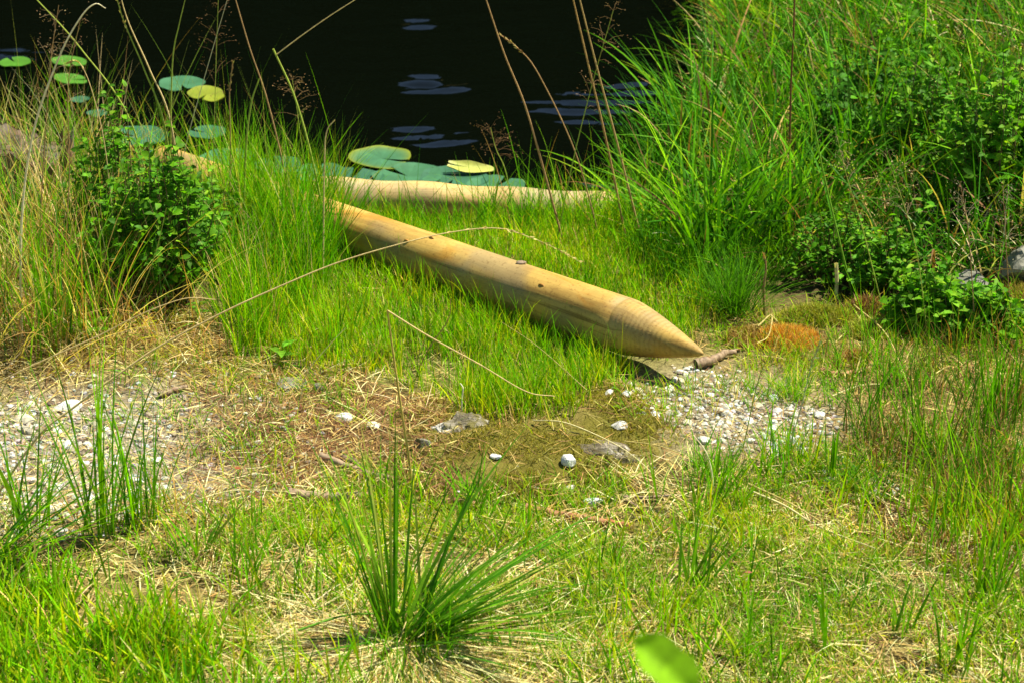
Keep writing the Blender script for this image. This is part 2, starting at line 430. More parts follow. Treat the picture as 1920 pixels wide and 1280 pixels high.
lay(blob(600, 790, 230, 90), (.20, .13, .06))          # brown patch
lay(blob(1030, 850, 260, 90), (.17, .16, .035))         # moss
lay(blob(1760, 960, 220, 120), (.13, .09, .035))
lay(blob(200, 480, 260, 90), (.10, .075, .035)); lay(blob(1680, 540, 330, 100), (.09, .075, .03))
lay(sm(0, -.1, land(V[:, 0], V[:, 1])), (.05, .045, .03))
lay(sm(24, 28, V[:, 1]), (.010, .018, .006))
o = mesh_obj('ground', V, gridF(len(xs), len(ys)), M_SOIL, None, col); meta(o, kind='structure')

# pond water, with ripples that are part of the surface
wx = axis(-1.9, 1.5, .025, -120, 120, 14); wy = axis(6.4, 11.5, .02, 5.6, 60, 14)
X, Y = np.meshgrid(wx, wy)
Z = np.full_like(X, WATER) + .0009 * np.sin(Y * 34 + 3 * fbm(X * 2, Y * 2) * 6) * fbm(X * 1.5, Y * 1.5)
def ripple(px, py, rx, ry, amp, wl=.10, ph=0.):
    global Z
    c = at_z(px, py, WATER); g = np.exp(-((X - c[0]) / (rx * 1.25)) ** 2 - ((Y - c[1]) / (ry * 1.5)) ** 2)
    Z = Z + 1.9 * amp * g * (.5 + vnoise(X * 14 + px, Y * 30)) * np.sin((Y - c[1] + .25 * (X - c[0]) * math.sin(px)) * 2 * math.pi / wl + ph + 5 * fbm(X * 8 + px, Y * 8))
for q in [(785, 46, .06, .05, .0050), (800, 153, .07, .06, .0055), (828, 165, .09, .05, .0058), (785, 250, .07, .05, .0050), (835, 262, .07, .06, .0050),
          (1090, 205, .16, .13, .0038), (1180, 170, .10, .08, .004), 
          (20, 103, .12, .05, .004), (1120, 360, .1, .05, .003)]: ripple(*q)
o = mesh_obj('pond_water', np.stack([X.ravel(), Y.ravel(), Z.ravel()], 1), gridF(len(wx), len(wy)), M_WATER); meta(o, kind='structure')

# the wood on the far bank that the pond mirrors
def far_wood():
    pl = Pile()
    for row in range(4):
        for k in range(46):
            x = -46 + 2.0 * k + rng.uniform(-.8, .8); y = 29 + row * 4 + rng.uniform(-1, 1); z0 = float(height(x, y)); H = rng.uniform(11, 15); rad = rng.uniform(2, 3)
            n = 150
            t = rng.uniform(.05, 1, n); a = rng.uniform(0, 6.28, n); rr = rad * (1.05 - t) * rng.uniform(.4, 1.1, n) + .3
            P = np.stack([x + rr * np.cos(a), y + rr * np.sin(a), z0 + t * H], 1)
            T = np.stack([np.cos(a), np.sin(a), rng.uniform(-.7, .1, n)], 1)
            pl.add(*leaves(P, T, np.tile([0, 0, 1.], (n, 1)) + rng.normal(0, .3, (n, 3)), rng.uniform(1.2, 2.4, n), rng.uniform(.8, 1.6, n), pal(n, [(.006, .012, .004), (.008, .015, .005)])))
            Vt, Ft = tube([(x, y, z0 - .3), (x, y, z0 + H * .9)], np.array([.22, .04]), 6); pl.add(Vt, Ft, (.06, .045, .03))
    meta(pl.obj('far_wood', M_NEEDLE), 'dark conifer wood on the far bank across the pond', 'forest', kind='stuff')
far_wood()

# ================================================================== WOOD: stake, shore log, stump
def lathe_between(p0, p1, prof, sides, wob=0., seed=0):
    """surface of revolution from p0 to p1; prof = [(t, radius)]; returned in a frame whose z runs along the axis"""
    p0 = np.array(p0, float); p1 = np.array(p1, float); L_ = np.linalg.norm(p1 - p0)
    V = []; a = np.arange(sides) / sides * 2 * np.pi
    for t, r in prof:
        ww = 1 + wob * (vnoise(np.cos(a) * 1.5 + 9 + seed, np.sin(a) * 1.5 + t * L_ * 2.5) - .5)
        V.append(np.stack([r * ww * np.cos(a), r * ww * np.sin(a), np.full(sides, t * L_)], 1))
    F = []
    for k in range(len(prof) - 1):
        for j in range(sides): j2 = (j + 1) % sides; F.append((k * sides + j, k * sides + j2, (k + 1) * sides + j2, (k + 1) * sides + j))
    V = np.concatenate(V); n = len(V)
    V = np.vstack([V, [[0, 0, prof[0][0] * L_], [0, 0, prof[-1][0] * L_]]])
    for j in range(0, sides, 2):
        j1, j2 = (j + 1) % sides, (j + 2) % sides
        F.append((n, j2, j1, j)); b = (len(prof) - 1) * sides; F.append((n + 1, b + j, b + j1, b + j2))
    return V, np.array(F), Vector(p1 - p0).to_track_quat('Z', 'Y').to_euler()
SR = .069                                   # stake radius at its thick end
tip = at_z(1318, 663, .085); far_end = at_z(303, 306, -.005)
LEN = np.linalg.norm(far_end - tip); CONE = .25 / LEN
st = empty('wooden_stake', tip)
meta(st, 'long peeled wooden stake with a sharpened point lying across the grass', 'stake')
prof = [(CONE + (1 - CONE) * k / 40, SR * (1 - .22 * k / 40)) for k in range(41)]
prof[-1] = (1, prof[-1][1] * .96); prof.append((1.002, prof[-1][1] * .8))
Vv, Ff, eul = lathe_between(tip, far_end, prof, 40, .07, 2)
o = bpy.data.objects.new('shaft', mesh_data('shaft', Vv, Ff, M_STAKE)); C.objects.link(o); o.parent = st; o.rotation_euler = eul
prof = []
NC = 120
for k in range(NC + 1):
    t = k / NC
    r = SR * (.10 * min(1, .4 + t * 12) * (1 - t) + (1 - (1 - t) ** 1.32))
    r += .0003 * (math.sin(t * 2 * math.pi * 20)) * (1 if .3 < t < .97 else 0)
    prof.append((CONE * t + (.0008 if t == 1 else 0), min(r, SR)))
Vv, Ff, eul = lathe_between(tip, far_end, prof, 40, .07, 2)
o = bpy.data.objects.new('point', mesh_data('point', Vv, Ff, M_TURNED)); C.objects.link(o); o.parent = st; o.rotation_euler = eul
meta(o, 'sharpened point with fine turning rings')
# knots in the shaft: low oval swellings
knot_m = wood_mat('knot_wood', (.42, .21, .045), (.34, .16, .03), (.44, .18, .025), (.3, .17, .05), 1)
rot = eul.to_matrix()
for t, a in ((.235, .75), (.44, 1.3), (.47, .7)):
    r = SR * (1 - .22 * (t - CONE) / (1 - CONE)); Vs, Fs = ICO[2]
    best = None
    ca = rot @ Vector((math.cos(0), math.sin(0), 0))
    # turn the knot towards the upper, near side of the shaft
    ang = max(np.linspace(0, 6.28, 90), key=lambda q: (rot @ Vector((math.cos(q), math.sin(q), 0))).dot(Vector((0, -math.cos(a), math.sin(a)))))
    c = np.array([math.cos(ang) * r * .985, math.sin(ang) * r * .985, t * LEN])
    kn = bpy.data.objects.new('knot', mesh_data('knot', Vs * np.array([.003, .006, .010]) * rng.uniform(.7, 1.1) + c, Fs, knot_m)); C.objects.link(kn); kn.parent = st; kn.rotation_euler = eul
# small dark flake of bark on the top edge of the stake
tt = .29; rr = SR * .97
cpos = Vector(tip) + rot @ Vector((0, 0, tt * LEN)); cpos.z += rr + .002; cpos.y += .012
Vs, Fs = stone_shape(4, 2, 7, (.016, .009, .005))
o = mesh_obj('bark_flake', Vs + np.array(cpos), Fs, M_TWIG, None, None, True, cpos); meta(o, 'small dark flake of bark sitting on top of the stake', 'bark')

la = at_z(590, 366, -.10); lb = at_z(1150, 396, -.145)
LL = np.linalg.norm(lb - la)
prof = [(-.001, .04)] + [(k / 30, .054 + .003 * math.sin(k * .7)) for k in range(31)] + [(1.001, .04)]
Vv, Ff, eul2 = lathe_between(la, lb, prof, 28, .10, 8)
o = bpy.data.objects.new('shore_log', mesh_data('shore_log', Vv, Ff, M_LOG)); C.objects.link(o); o.location = la; o.rotation_euler = eul2
meta(o, 'pale debarked log laid along the water edge behind the grass', 'log')

def stump():
    b = ground(60, 400); b[2] -= .05
    e = empty('tree_stump', b); meta(e, 'weathered grey split tree stump half hidden by dry grass', 'tree stump')
    n, H, Rr = 80, .25, .125
    a = np.arange(n) / n * 2 * np.pi; V = []; rows = 14
    jag = .03 * (vnoise(np.cos(a) * 2 + 4, np.sin(a) * 2 + 3) - .5) + .03 * (vnoise(np.cos(a) * 6 + 4, np.sin(a) * 6 + 8) - .5) - .05 * np.cos(a)
    for k in range(rows):
        t = k / (rows - 1)
        r = Rr * (1.35 - .35 * sm(0, .35, t) - .10 * t) * (1 + .18 * (vnoise(a * 3.2, a * 0 + 1 + t * .6) - .5) + .22 * np.abs(vnoise(a * 8, a * 0 + 5 + t * 1.5) - .5))
        V.append(np.stack([b[0] + r * np.cos(a), b[1] + r * np.sin(a), b[2] + t * (H + jag)], 1))
    F = []
    for k in range(rows - 1):
        for j in range(n): j2 = (j + 1) % n; F.append((k * n + j, k * n + j2, (k + 1) * n + j2, (k + 1) * n + j))
    mesh_obj('bark', np.concatenate(V), F, M_GREYWOOD, e)
    V2 = []; 
    for k in range(7):
        t = 1 - k / 6.2
        top = V[-1].copy(); c = top.mean(0); q = c + (top - c) * t; q[:, 2] = c[2] + (top[:, 2] - c[2]) * t * t - .03 * (1 - t) + .03 * (vnoise(a * 5 + k * 3, a * 0 + k) - .5) * (k > 0) - .003
        V2.append(q)
    F = []
    for k in range(6):
        for j in range(n): j2 = (j + 1) % n; F.append((k * n + j, k * n + j2, (k + 1) * n + j2, (k + 1) * n + j))
    mesh_obj('broken_top', np.concatenate(V2), F, M_HEART, e)
    for k in range(7):                     # splinters standing up on the right rim
        q = rng.uniform(-.7, .9); p = b + np.array([Rr * .95 * math.cos(q), Rr * .95 * math.sin(q), H * .8]); h = rng.uniform(.05, .11)
        Vt, Ft = tube([p, p + [0.004, 0, h * .6], p + [.01 + .01 * rng.random(), 0, h]], np.array([.012, .008, .001]), 5); mesh_obj('splinter', Vt, Ft, M_GREYWOOD, e)
stump()

def stick(name, pts, r0, r1, mat, label, cat='stick', lift=.008):
    P = np.array([ground(a, b, lift + (c[0] if c else 0)) for a, b, *c in pts])
    path = catmull(P, 6 * len(P)); path += rng.normal(0, r0 * .12, path.shape)
    V_, F_ = tube(path, np.linspace(r0, r1, len(path)), 8)
    o = mesh_obj(name, V_, F_, mat, None, None, True, path[0]); return meta(o, label, cat)
stick('dead_stick', [(600, 858), (660, 882), (745, 905)], .009, .006, M_TWIG, 'grey dead stick sloping down behind the green sedge tuft')
stick('dead_stick', [(540, 930), (620, 938), (700, 934)], .013, .010, M_TWIG, 'thick pale grey stick lying left of the sedge tuft')
stick('dead_stick', [(985, 958), (1060, 972), (1110, 980), (1180, 990)], .011, .007, M_REDTWIG, 'rusty brown stick in the grass below the white stone')
stick('dead_stick', [(830, 948), (860, 944), (905, 952)], .008, .006, M_REDTWIG, 'short reddish stick just behind the sedge tuft')
stick('dead_stick', [(1165, 936), (1210, 938), (1262, 934)], .004, .003, M_TWIG, 'thin straight twig right of the pale angular stone')
stick('dead_stick', [(1172, 938), (1185, 950), (1205, 962)], .005, .003, M_TWIG, 'short forked twig under the thin straight twig')
stick('dead_stick', [(1305, 692), (1335, 684), (1360, 672), (1385, 668)], .013, .006, M_TWIG, 'knobbly dark root piece beside the stake point', lift=.015)
stick('dead_stick', [(640, 862), (668, 874), (676, 900)], .010, .006, M_GREYWOOD, 'crooked bleached stick leaning on the grey dead stick')
stick('dead_stick', [(300, 745), (330, 735), (355, 728)], .008, .005, M_TWIG, 'stubby brown stick on the bare stony ground')
stick('dead_stick', [(1540, 700), (1580, 706), (1640, 690)], .008, .004, M_REDTWIG, 'dark fallen twig below the orange moss')

# ================================================================== ROCKS AND STONES
def rock(name, px, py, wpx, dims, seed, mat, label, cat='stone', sink=.3, rz=0., sub=3, cuts=10):
    p = ground(px, py); dep = p[1] * cp - (p[2] - CAMZ) * sp_; wm = wpx * dep / (LENS / 36 * 1920)
    V_, F_ = stone_shape(seed, sub, cuts, (1, dims[0], dims[1]), .03)
    if sub == 4: V_ = V_ * (1 + .30 * (fbm(V_[:, 0] * 2.2 + seed, V_[:, 1] * 2.2 + V_[:, 2] * 3, 5) - .47) - .25 * np.abs(fbm(V_[:, 0] * 3 + 9, V_[:, 2] * 3 + V_[:, 1] * 2) - .47))[:, None]
    V_ = rotz(V_ * wm / 2, rz); p[2] += wm / 2 * dims[1] * (1 - 2 * sink)
    o = mesh_obj(name, V_ + p, F_, mat, None, None, False, p); return meta(o, label, cat)
rock('white_stone', 1066, 872, 30, (.9, 1.0), 3, M_WHITE, 'bright white upright stone on the mossy rock', sink=.15, sub=3, cuts=13)
rock('white_stone', 929, 860, 24, (.8, .6), 8, M_WHITE, 'small white stone on the moss left of the upright one', sink=.2, sub=3, cuts=13)
rock('pale_stone', 1112, 945, 42, (.7, .5), 12, M_WHITE, 'pale angular stone half sunk in grass below the mossy rock')
rock('pale_stone', 1072, 916, 24, (.7, .45), 14, M_PEBBLE, 'small grey pebble between the white and angular stones')
rock('tan_stone', 795, 836, 40, (.8, .55), 15, M_ROCK, 'rounded brown stone with a shaded side left of the moss', sink=.2)
rock('flat_stone', 128, 766, 58, (.8, .42), 21, M_PEBBLE, 'flat blue grey stone on the bare ground at left')
rock('flat_stone', 45, 790, 40, (.8, .5), 22, M_PEBBLE, 'pale stone at the left edge of the bare ground')
rock('grey_pebble', 486, 832, 22, (.8, .6), 23, M_PEBBLE, 'round bluish pebble in the brown dry patch')
rock('flat_stone', 548, 722, 60, (.9, .3), 24, M_BOULDER, 'flat grey stone under straw between stony ground and lawn')
rock('brown_stone', 598, 732, 22, (.8, 1.1), 25, M_ROCK, 'small dark upright stone at the lawn corner')
rock('flat_stone', 650, 786, 46, (.7, .4), 26, M_WHITE, 'whitish flat stone in dry litter left of the veined rock')
rock('flat_stone', 700, 800, 40, (.7, .4), 27, M_PEBBLE, 'second flat stone in dry litter beside the veined rock')
rock('boulder', 1915, 520, 120, (.8, .75), 31, M_BOULDER, 'large light grey boulder behind the right hand shrub', 'boulder', .25, sub=4, cuts=14)
rock('boulder', 1800, 545, 130, (.7, .5), 33, M_BOULDER, 'low lichen grey boulder half covered by leafy sprigs', 'boulder', .42, sub=4, cuts=14)
rock('pale_stone', 1160, 800, 36, (.8, .5), 35, M_WHITE, 'pale stone at the lower edge of the gravel near the rock')

def mossy_rock():
    c = np.array([.06, 4.86, 0.]); c[2] = float(height(c[0], c[1])) - .05; e = empty('mossy_rock', c); meta(e, 'broad low rock covered in olive moss below the lawn', 'rock')
    n = 110; u = np.linspace(-1.5, 1.5, n); U, W = np.meshgrid(u, u)
    x = c[0] + U * .34; y = c[1] + W * .33; q, _ = mound_q(x, y)
    z = height(x, y) + .004 - .05 * sm(.72, .98, q + .5 * (fbm(x * 22, y * 22) - .47))
    P = np.stack([x.ravel(), y.ravel(), z.ravel()], 1)
    mesh_obj('rock_body', P, gridF(n, n), M_MOSSROCK, e)
    N_ = 130000; x = c[0] + rng.uniform(-.54, .54, N_); y = c[1] + rng.uniform(-.6, .6, N_); q, _ = mound_q(x, y)
    k = (rng.random(N_) < (1 - sm(.6, 1.15, q)) * sm(.34, .54, fbm(x * 11, y * 11)) * .95); x, y = x[k], y[k]; m = len(x)
    B = np.stack([x, y, height(x, y)], 1)
    c1 = pal(m, [(.24, .21, .02), (.32, .27, .03), (.16, .16, .018), (.34, .24, .06)], [4, 4, 2, 1.5])
    V_, F_, K_ = ribbons(B, rng.uniform(.007, .017, m), rng.uniform(.0014, .0028, m), rng.uniform(0, 6.28, m), rng.uniform(.2, 1.1, m), rng.uniform(0, .8, m), c1 * .9, c1 * 1.1, 2)
    meta(mesh_obj('moss', V_, F_, M_MOSS, e, K_), kind='stuff')
mossy_rock()
def outcrop(px, py, wx_, dy, hz, seed, label, rz, sink=0.):
    p = ground(px, py, -sink); V_, F_ = ICO[4]; V_ = V_.copy(); r = np.random.default_rng(seed)
    for _ in range(7):
        n = r.normal(size=3); n /= np.linalg.norm(n); V_ -= np.maximum(0, V_ @ n - r.uniform(.6, .9))[:, None] * n
    f = lambda s_: fbm(V_[:, 0] * s_ + seed, V_[:, 1] * s_ + V_[:, 2] * s_ * 1.3, 4)
    V_ *= (1 + .55 * (f(1.7) - .47) - .5 * np.abs(f(3.1) - .47) + .12 * (f(9.) - .47))[:, None]
    V_ = rotz(V_ * np.array([wx_, dy, hz]), rz); o = mesh_obj('rock_outcrop', V_ + p, F_, M_ROCK, None, None, False, p); return meta(o, label, 'rock')
outcrop(868, 800, .080, .06, .060, 41, 'grey rock with white veins at the lower edge of the lawn', .15, .028)
outcrop(1095, 826, .150, .07, .055, 43, 'dark bare rock ledge at the top of the moss', -.25, .050)

# gravel: the pebbles that show largest are things, the small ones one mass
pebble_meshes = [mesh_data('pebble', *stone_shape(100 + k, 2, 9, (1, rng.uniform(.7, .95), rng.uniform(.5, .75)), .05), M_PEBBLE, None, False) for k in range(12)]
def pebbles(poly, n, lo, hi, label, group, per=2500):
    P = scatter(poly, per, 18); rng.shuffle(P); placed = []
    for p in P:
        if len(placed) >= n: break
        s = lo + (hi - lo) * rng.random() ** 2.2
        if any((p[0] - q[0]) ** 2 + (p[1] - q[1]) ** 2 < (.78 * (s + q[3])) ** 2 for q in placed): continue
        placed.append((*p, s))
    for x, y, z, s in placed:
        o = bpy.data.objects.new('pebble', pebble_meshes[rng.integers(12)]); C.objects.link(o)
        o.location = (x, y, z + s * .08); o.scale = (s, s, s * .9); o.rotation_euler = (rng.normal(0, .25), rng.normal(0, .25), rng.uniform(0, 6.28))
        meta(o, label, 'pebble', group)
GR_A = [(1140, 730), (1290, 690), (1380, 710), (1470, 750), (1560, 775), (1560, 830), (1450, 860), (1330, 845), (1290, 790), (1180, 770)]
GR_A0 = [(1300, 740), (1390, 720), (1470, 755), (1555, 780), (1540, 825), (1450, 855), (1340, 838)]
GR_B = [(1530, 885), (1600, 870), (1670, 890), (1665, 925), (1560, 922)]
GR_C = [(-20, 740), (180, 760), (330, 800), (340, 900), (240, 980), (-20, 1010)]
pebbles(GR_A, 185, .008, .021, 'small pale grey pebble in the loose gravel below the stake point', 'pebbles in the gravel below the stake', 14000)
pebbles(GR_B, 30, .009, .019, 'whitish pebble in the little gravel pocket among grass on the right', 'pebbles in the right gravel pocket', 9000)
pebbles(GR_C, 78, .008, .024, 'pale pebble on the bare stony ground at the left', 'pebbles on the left stony ground', 2500)
def gravel(name, polys, label, tones):
    pl = Pile(); Vs, Fs = ICO[1]
    for poly, per, lo, hi in polys:
        P = scatter(poly, per, 30); n = len(P)
        s = lo + (hi - lo) * rng.random(n) ** 2.2
        a = rng.uniform(0, 6.28, n); dim = np.stack([s, s * rng.uniform(.6, .95, n), s * rng.uniform(.35, .7, n)], 1)
        W = Vs[None] * (1 + .28 * (rng.random((n, len(Vs))) - .5))[..., None] * dim[:, None]
        W = np.stack([W[..., 0] * np.cos(a)[:, None] - W[..., 1] * np.sin(a)[:, None], W[..., 0] * np.sin(a)[:, None] + W[..., 1] * np.cos(a)[:, None], W[..., 2]], -1)
        W += (P + np.stack([np.zeros(n), np.zeros(n), s * .1], 1))[:, None]
        F_ = (Fs[None] + (np.arange(n) * len(Vs))[:, None, None]).reshape(-1, 3)
        pl.add(W.reshape(-1, 3), F_, np.repeat(pal(n, tones, None, .15), len(Vs), 0))
    o = pl.obj(name, M_GRAVEL, None, False); meta(o, label, 'gravel', kind='stuff')
gravel('gravel', [(GR_A, 4200, .003, .010), (GR_A0, 5000, .003, .010), (GR_B, 5000, .003, .009), (GR_C, 7000, .002, .012),
                  ([(-20, 690), (600, 680), (640, 860), (540, 960), (330, 1000), (-20, 1020)], 2200, .002, .010),
                  ([(480, 900), (1960, 830), (1960, 1300), (500, 1300)], 350, .002, .008)],
       'loose small stones on the bare patches of the bank', [(.60, .59, .55), (.50, .46, .37), (.44, .45, .43), (.56, .50, .38), (.30, .24, .17), (.24, .2, .15)])

# ================================================================== WATER LILIES
def pad(px, py, wpx, label, tint, tilt=(0, 0), rim=None, roll=0., lift=.006, notch=None, squash=1.0):
    c = at_z(px, py, WATER + lift); dep = c[1] * cp - (c[2] - CAMZ) * sp_; rad = wpx / 2 * dep / (LENS / 36 * 1920)
    na = 48; nr = 8; notch = rng.uniform(0, 6.28) if notch is None else notch
    a = np.linspace(.16, 2 * np.pi - .16, na) + notch; V_ = []; K_ = []
    for k in range(nr + 1):
        t = k / nr; r = rad * t * (1 + .035 * np.sin(a * 3 + px) + .02 * np.sin(a * 7 + py)) * (1 - .12 * t * np.exp(-((a - notch - .16) / .25) ** 2) - .12 * t * np.exp(-((a - notch - 6.12) / .25) ** 2))
        x = r * np.cos(a); y = r * np.sin(a) * squash; z = .018 * rad * np.sin(a * 5 + px) * t ** 2 + .05 * rad * t ** 4
        if roll: z = z + roll * np.maximum(0, y) ** 2 / rad; y = y * (1 - .35 * (y > 0))
        z = z + x * tilt[0] + y * tilt[1]
        V_.append(np.stack([x, y, z], 1))
        vein = .10 * (np.cos(a * 13) > .93) * (t > .05)
        cc = np.array(tint)[None] * (1 + vein[:, None]); 
        if rim is not None: cc = cc * (1 - t ** 6) + np.array(rim) * t ** 6
        K_.append(cc)
    F_ = [(k * na + j, k * na + j + 1, (k + 1) * na + j + 1, (k + 1) * na + j) for k in range(nr) for j in range(na - 1)]
    V_ = np.concatenate(V_); zmin = V_[:, 2].min(); V_[:, 2] -= min(0, zmin + .001) if not any(tilt) else min(0, zmin * .6)
    # a second skin a little lower gives the leaf its thickness
    lo = V_.copy(); lo[:, 2] -= .0025; n0 = len(V_)
    F2 = [(b + n0, a_ + n0, d + n0, c_ + n0) for a_, b, c_, d in F_]
    o = mesh_obj('lily_pad', np.vstack([V_, lo]) + c, np.array(F_ + F2), M_PAD, None, np.vstack([np.concatenate(K_)] * 2), True, c)
    meta(o, label, 'lily pad', 'lily pads on the pond')
TEAL = (.03, .105, .055); TEAL2 = (.04, .13, .06); GRN = (.05, .16, .01); YG = (.16, .19, .01)
for q in [
    (340, 158, 86, 'round blue green lily pad floating alone upper left of centre', TEAL2, (0, 0)),
    (387, 179, 68, 'yellowish lily pad with curled edge touching the lone round pad', YG, (-.1, .1)),
    (130, 118, 66, 'upper of two raised bright green lily pads behind the stump', GRN, (-.12, -.03)),
    (133, 151, 64, 'lower of two raised bright green lily pads behind the stump', GRN, (-.15, -.05)),
    (28, 117, 60, 'green lily pad at the left edge of the water', GRN, (0, 0)),
    (150, 187, 36, 'tiny blue green lily pad under the two raised pads', TEAL, (0, 0)),
    (182, 213, 40, 'small lily pad just above the shrub', TEAL, (0, 0)),
    (260, 257, 110, 'broad blue green lily pad behind the stump side shrub', TEAL, (0, 0)),
    (388, 249, 72, 'lily pad between the tall stems above the stake end', TEAL, (0, 0)),
    (300, 288, 46, 'small lily pad hard against the far end of the stake', TEAL, (0, 0)),
    (425, 300, 110, 'lily pad showing just beyond the far end of the stake', TEAL2, (0, 0)),
    (520, 310, 90, 'lily pad behind thin grass right of the stake end', TEAL, (0, 0)),
    (600, 325, 100, 'lily pad left of the overlapping pads near the log', TEAL2, (0, 0)),
    (715, 298, 120, 'large lily pad with yellow edge, farthest of the overlapping pads', TEAL2, (-.04, .0), YG),
    (655, 338, 130, 'wide lily pad lying against the left part of the log', TEAL, (0, 0)),
    (765, 331, 130, 'lily pad in the middle of the overlapping pads behind the log', TEAL2, (0, 0)),
    (850, 336, 130, 'lily pad under the rolled yellow leaf behind the log', TEAL, (0, 0)),
    (930, 350, 110, 'lily pad farthest right of the overlapping pads behind the log', TEAL2, (0, 0)),
    ]: pad(*q, lift=.006 + .0022 * rng.random())
pad(880, 317, 92, 'rolled yellow lily leaf with its pale edge turned up', (.34, .36, .06), (-.12, .35), (.45, .45, .12), .5, .02, 3.0, .35)

# ================================================================== GRASS AND LITTER (masses nobody could count)
LAWN = [(430, 430), (560, 400), (660, 395), (740, 390), (1150, 390), (1270, 470), (1340, 600), (1300, 650), (1180, 690), (1110, 730), (1060, 792), (860, 770), (720, 700), (560, 700), (500, 650)]
def stakehide(x, y): return np.ones_like(x)
bare = ground(800, 690)
def thin_lawn(x, y):
    return np.clip(.02 + 1.9 * fbm(x * 7, y * 7) * (.5 + fbm(x * 25, y * 25)) - .9 * np.exp(-((x - bare[0]) / .10) ** 2 - ((y - bare[1]) / .12) ** 2), 0, 1)
axis_d = (far_end - tip)[:2] / np.linalg.norm((far_end - tip)[:2])
def off_stake(P, m=.05):
    """no roots where the stake lies"""
    q = P[:, :2] - tip[:2]; s = q @ axis_d; t = np.abs(q[:, 0] * axis_d[1] - q[:, 1] * axis_d[0])
    q2 = P[:, :2] - la[:2]; d2 = (lb - la)[:2] / np.linalg.norm((lb - la)[:2]); t2 = np.abs(q2[:, 0] * d2[1] - q2[:, 1] * d2[0])
    return P[~((t < m) & (s > .06)) & ~((t2 < .055))]
def grass_layer(pl, poly, per, L, W, cols, wts, lean=(.05, .5), curl=(.1, .9), nseg=4, rag=25, thin=None, tipcol=None, tips=.25, azb=None):
    B = off_stake(scatter(poly, per, rag, thin)); n = len(B)
    if n == 0: return
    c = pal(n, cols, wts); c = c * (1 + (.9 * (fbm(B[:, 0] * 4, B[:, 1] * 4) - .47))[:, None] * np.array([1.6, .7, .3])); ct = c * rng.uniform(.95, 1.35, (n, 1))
    if tipcol is not None:
        k = rng.random(n) < tips; ct[k] = ct[k] * .3 + np.array(tipcol) * .7
    ln = rng.uniform(*L, n) * (.65 + .7 * fbm(B[:, 0] * 5, B[:, 1] * 5))
    B[:, 2] -= .004
    az = rng.uniform(0, 6.28, n) if azb is None else rng.normal(azb[0], azb[1], n)
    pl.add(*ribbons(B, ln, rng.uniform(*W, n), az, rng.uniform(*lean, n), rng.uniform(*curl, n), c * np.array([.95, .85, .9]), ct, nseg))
clump = lambda s, lo, hi: (lambda x, y: sm(lo, hi, fbm(x * s, y * s)))
# lawn round the stake
pl = Pile()
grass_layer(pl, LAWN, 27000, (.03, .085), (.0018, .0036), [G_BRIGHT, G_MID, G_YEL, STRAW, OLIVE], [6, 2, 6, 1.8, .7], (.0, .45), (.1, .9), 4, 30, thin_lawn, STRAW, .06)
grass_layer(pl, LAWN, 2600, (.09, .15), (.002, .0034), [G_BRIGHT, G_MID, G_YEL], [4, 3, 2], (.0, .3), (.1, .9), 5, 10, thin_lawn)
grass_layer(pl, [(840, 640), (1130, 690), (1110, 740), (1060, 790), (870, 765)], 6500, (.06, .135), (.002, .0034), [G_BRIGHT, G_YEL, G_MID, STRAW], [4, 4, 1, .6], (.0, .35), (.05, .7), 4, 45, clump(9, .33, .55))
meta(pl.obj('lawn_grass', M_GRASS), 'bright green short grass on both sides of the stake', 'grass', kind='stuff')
# strip of taller grass on the shore
pl = Pile()
grass_layer(pl, [(420, 420), (640, 355), (1170, 392), (1170, 425), (700, 410), (480, 470)], 1500, (.10, .26), (.002, .004), [G_BRIGHT, G_MID, G_YEL, STRAW], [4, 4, 2, .8], (.0, .5), (.1, 1.0), 6, 20)
grass_layer(pl, [(420, 440), (600, 400), (650, 410), (640, 500), (570, 600), (480, 690), (430, 640)], 8500, (.12, .28), (.0018, .0034), [G_BRIGHT, G_MID, G_YEL, STRAW], [5, 4, 2, 1], (.0, .35), (.1, .8), 6, 30)
grass_layer(pl, [(425, 405), (640, 440), (665, 500), (560, 560), (425, 500)], 6500, (.20, .40), (.002, .0045), [G_BRIGHT, G_MID, G_YEL, STRAW], [4, 4, 2, 1], (.0, .4), (.1, .8), 7, 15)
grass_layer(pl, [(900, 405), (1200, 415), (1200, 460), (900, 440)], 8000, (.10, .24), (.002, .004), [G_BRIGHT, G_MID, G_YEL], [4, 4, 2], (.0, .5), (.1, .9), 6, 15)
grass_layer(pl, [(640, 395), (1150, 410), (1150, 425), (640, 420)], 4500, (.07, .17), (.002, .0036), [G_BRIGHT, G_MID, G_YEL], [4, 4, 2], (.0, .5), (.1, .9), 6, 12)
grass_layer(pl, [(-60, 470), (-60, 400), (660, 400), (660, 480), (430, 560)], 330, (.3, .58), (.0012, .0024), [GT_, STRAW, STRAW_O, G_BRIGHT, G_MID], [3, 2, 1, 2, 2], (.0, .5), (.0, .6), 8, 15)
grass_layer(pl, [(640, 420), (1180, 430), (1180, 470), (640, 440)], 1500, (.12, .30), (.0014, .0032), [G_MID, G_BRIGHT, STRAW_O, G_DARK], [3, 3, 1, 1], (.0, .6), (.1, 1.0), 7, 15, clump(9, .38, .56))
grass_layer(pl, [(960, 430), (1220, 440), (1220, 500), (960, 470)], 700, (.2, .42), (.0014, .0034), [G_MID, G_BRIGHT, STRAW_O, G_DARK], [3, 3, 1, 1], (.0, .6), (.1, 1.0), 8, 15)
meta(pl.obj('shore_grass', M_GRASS), 'taller loose grass along the shore and left end of the lawn', 'grass', kind='stuff')
GR_A2 = [(1130, 720), (1300, 680), (1400, 700), (1600, 720), (1700, 860), (1450, 890), (1300, 860), (1150, 790)]
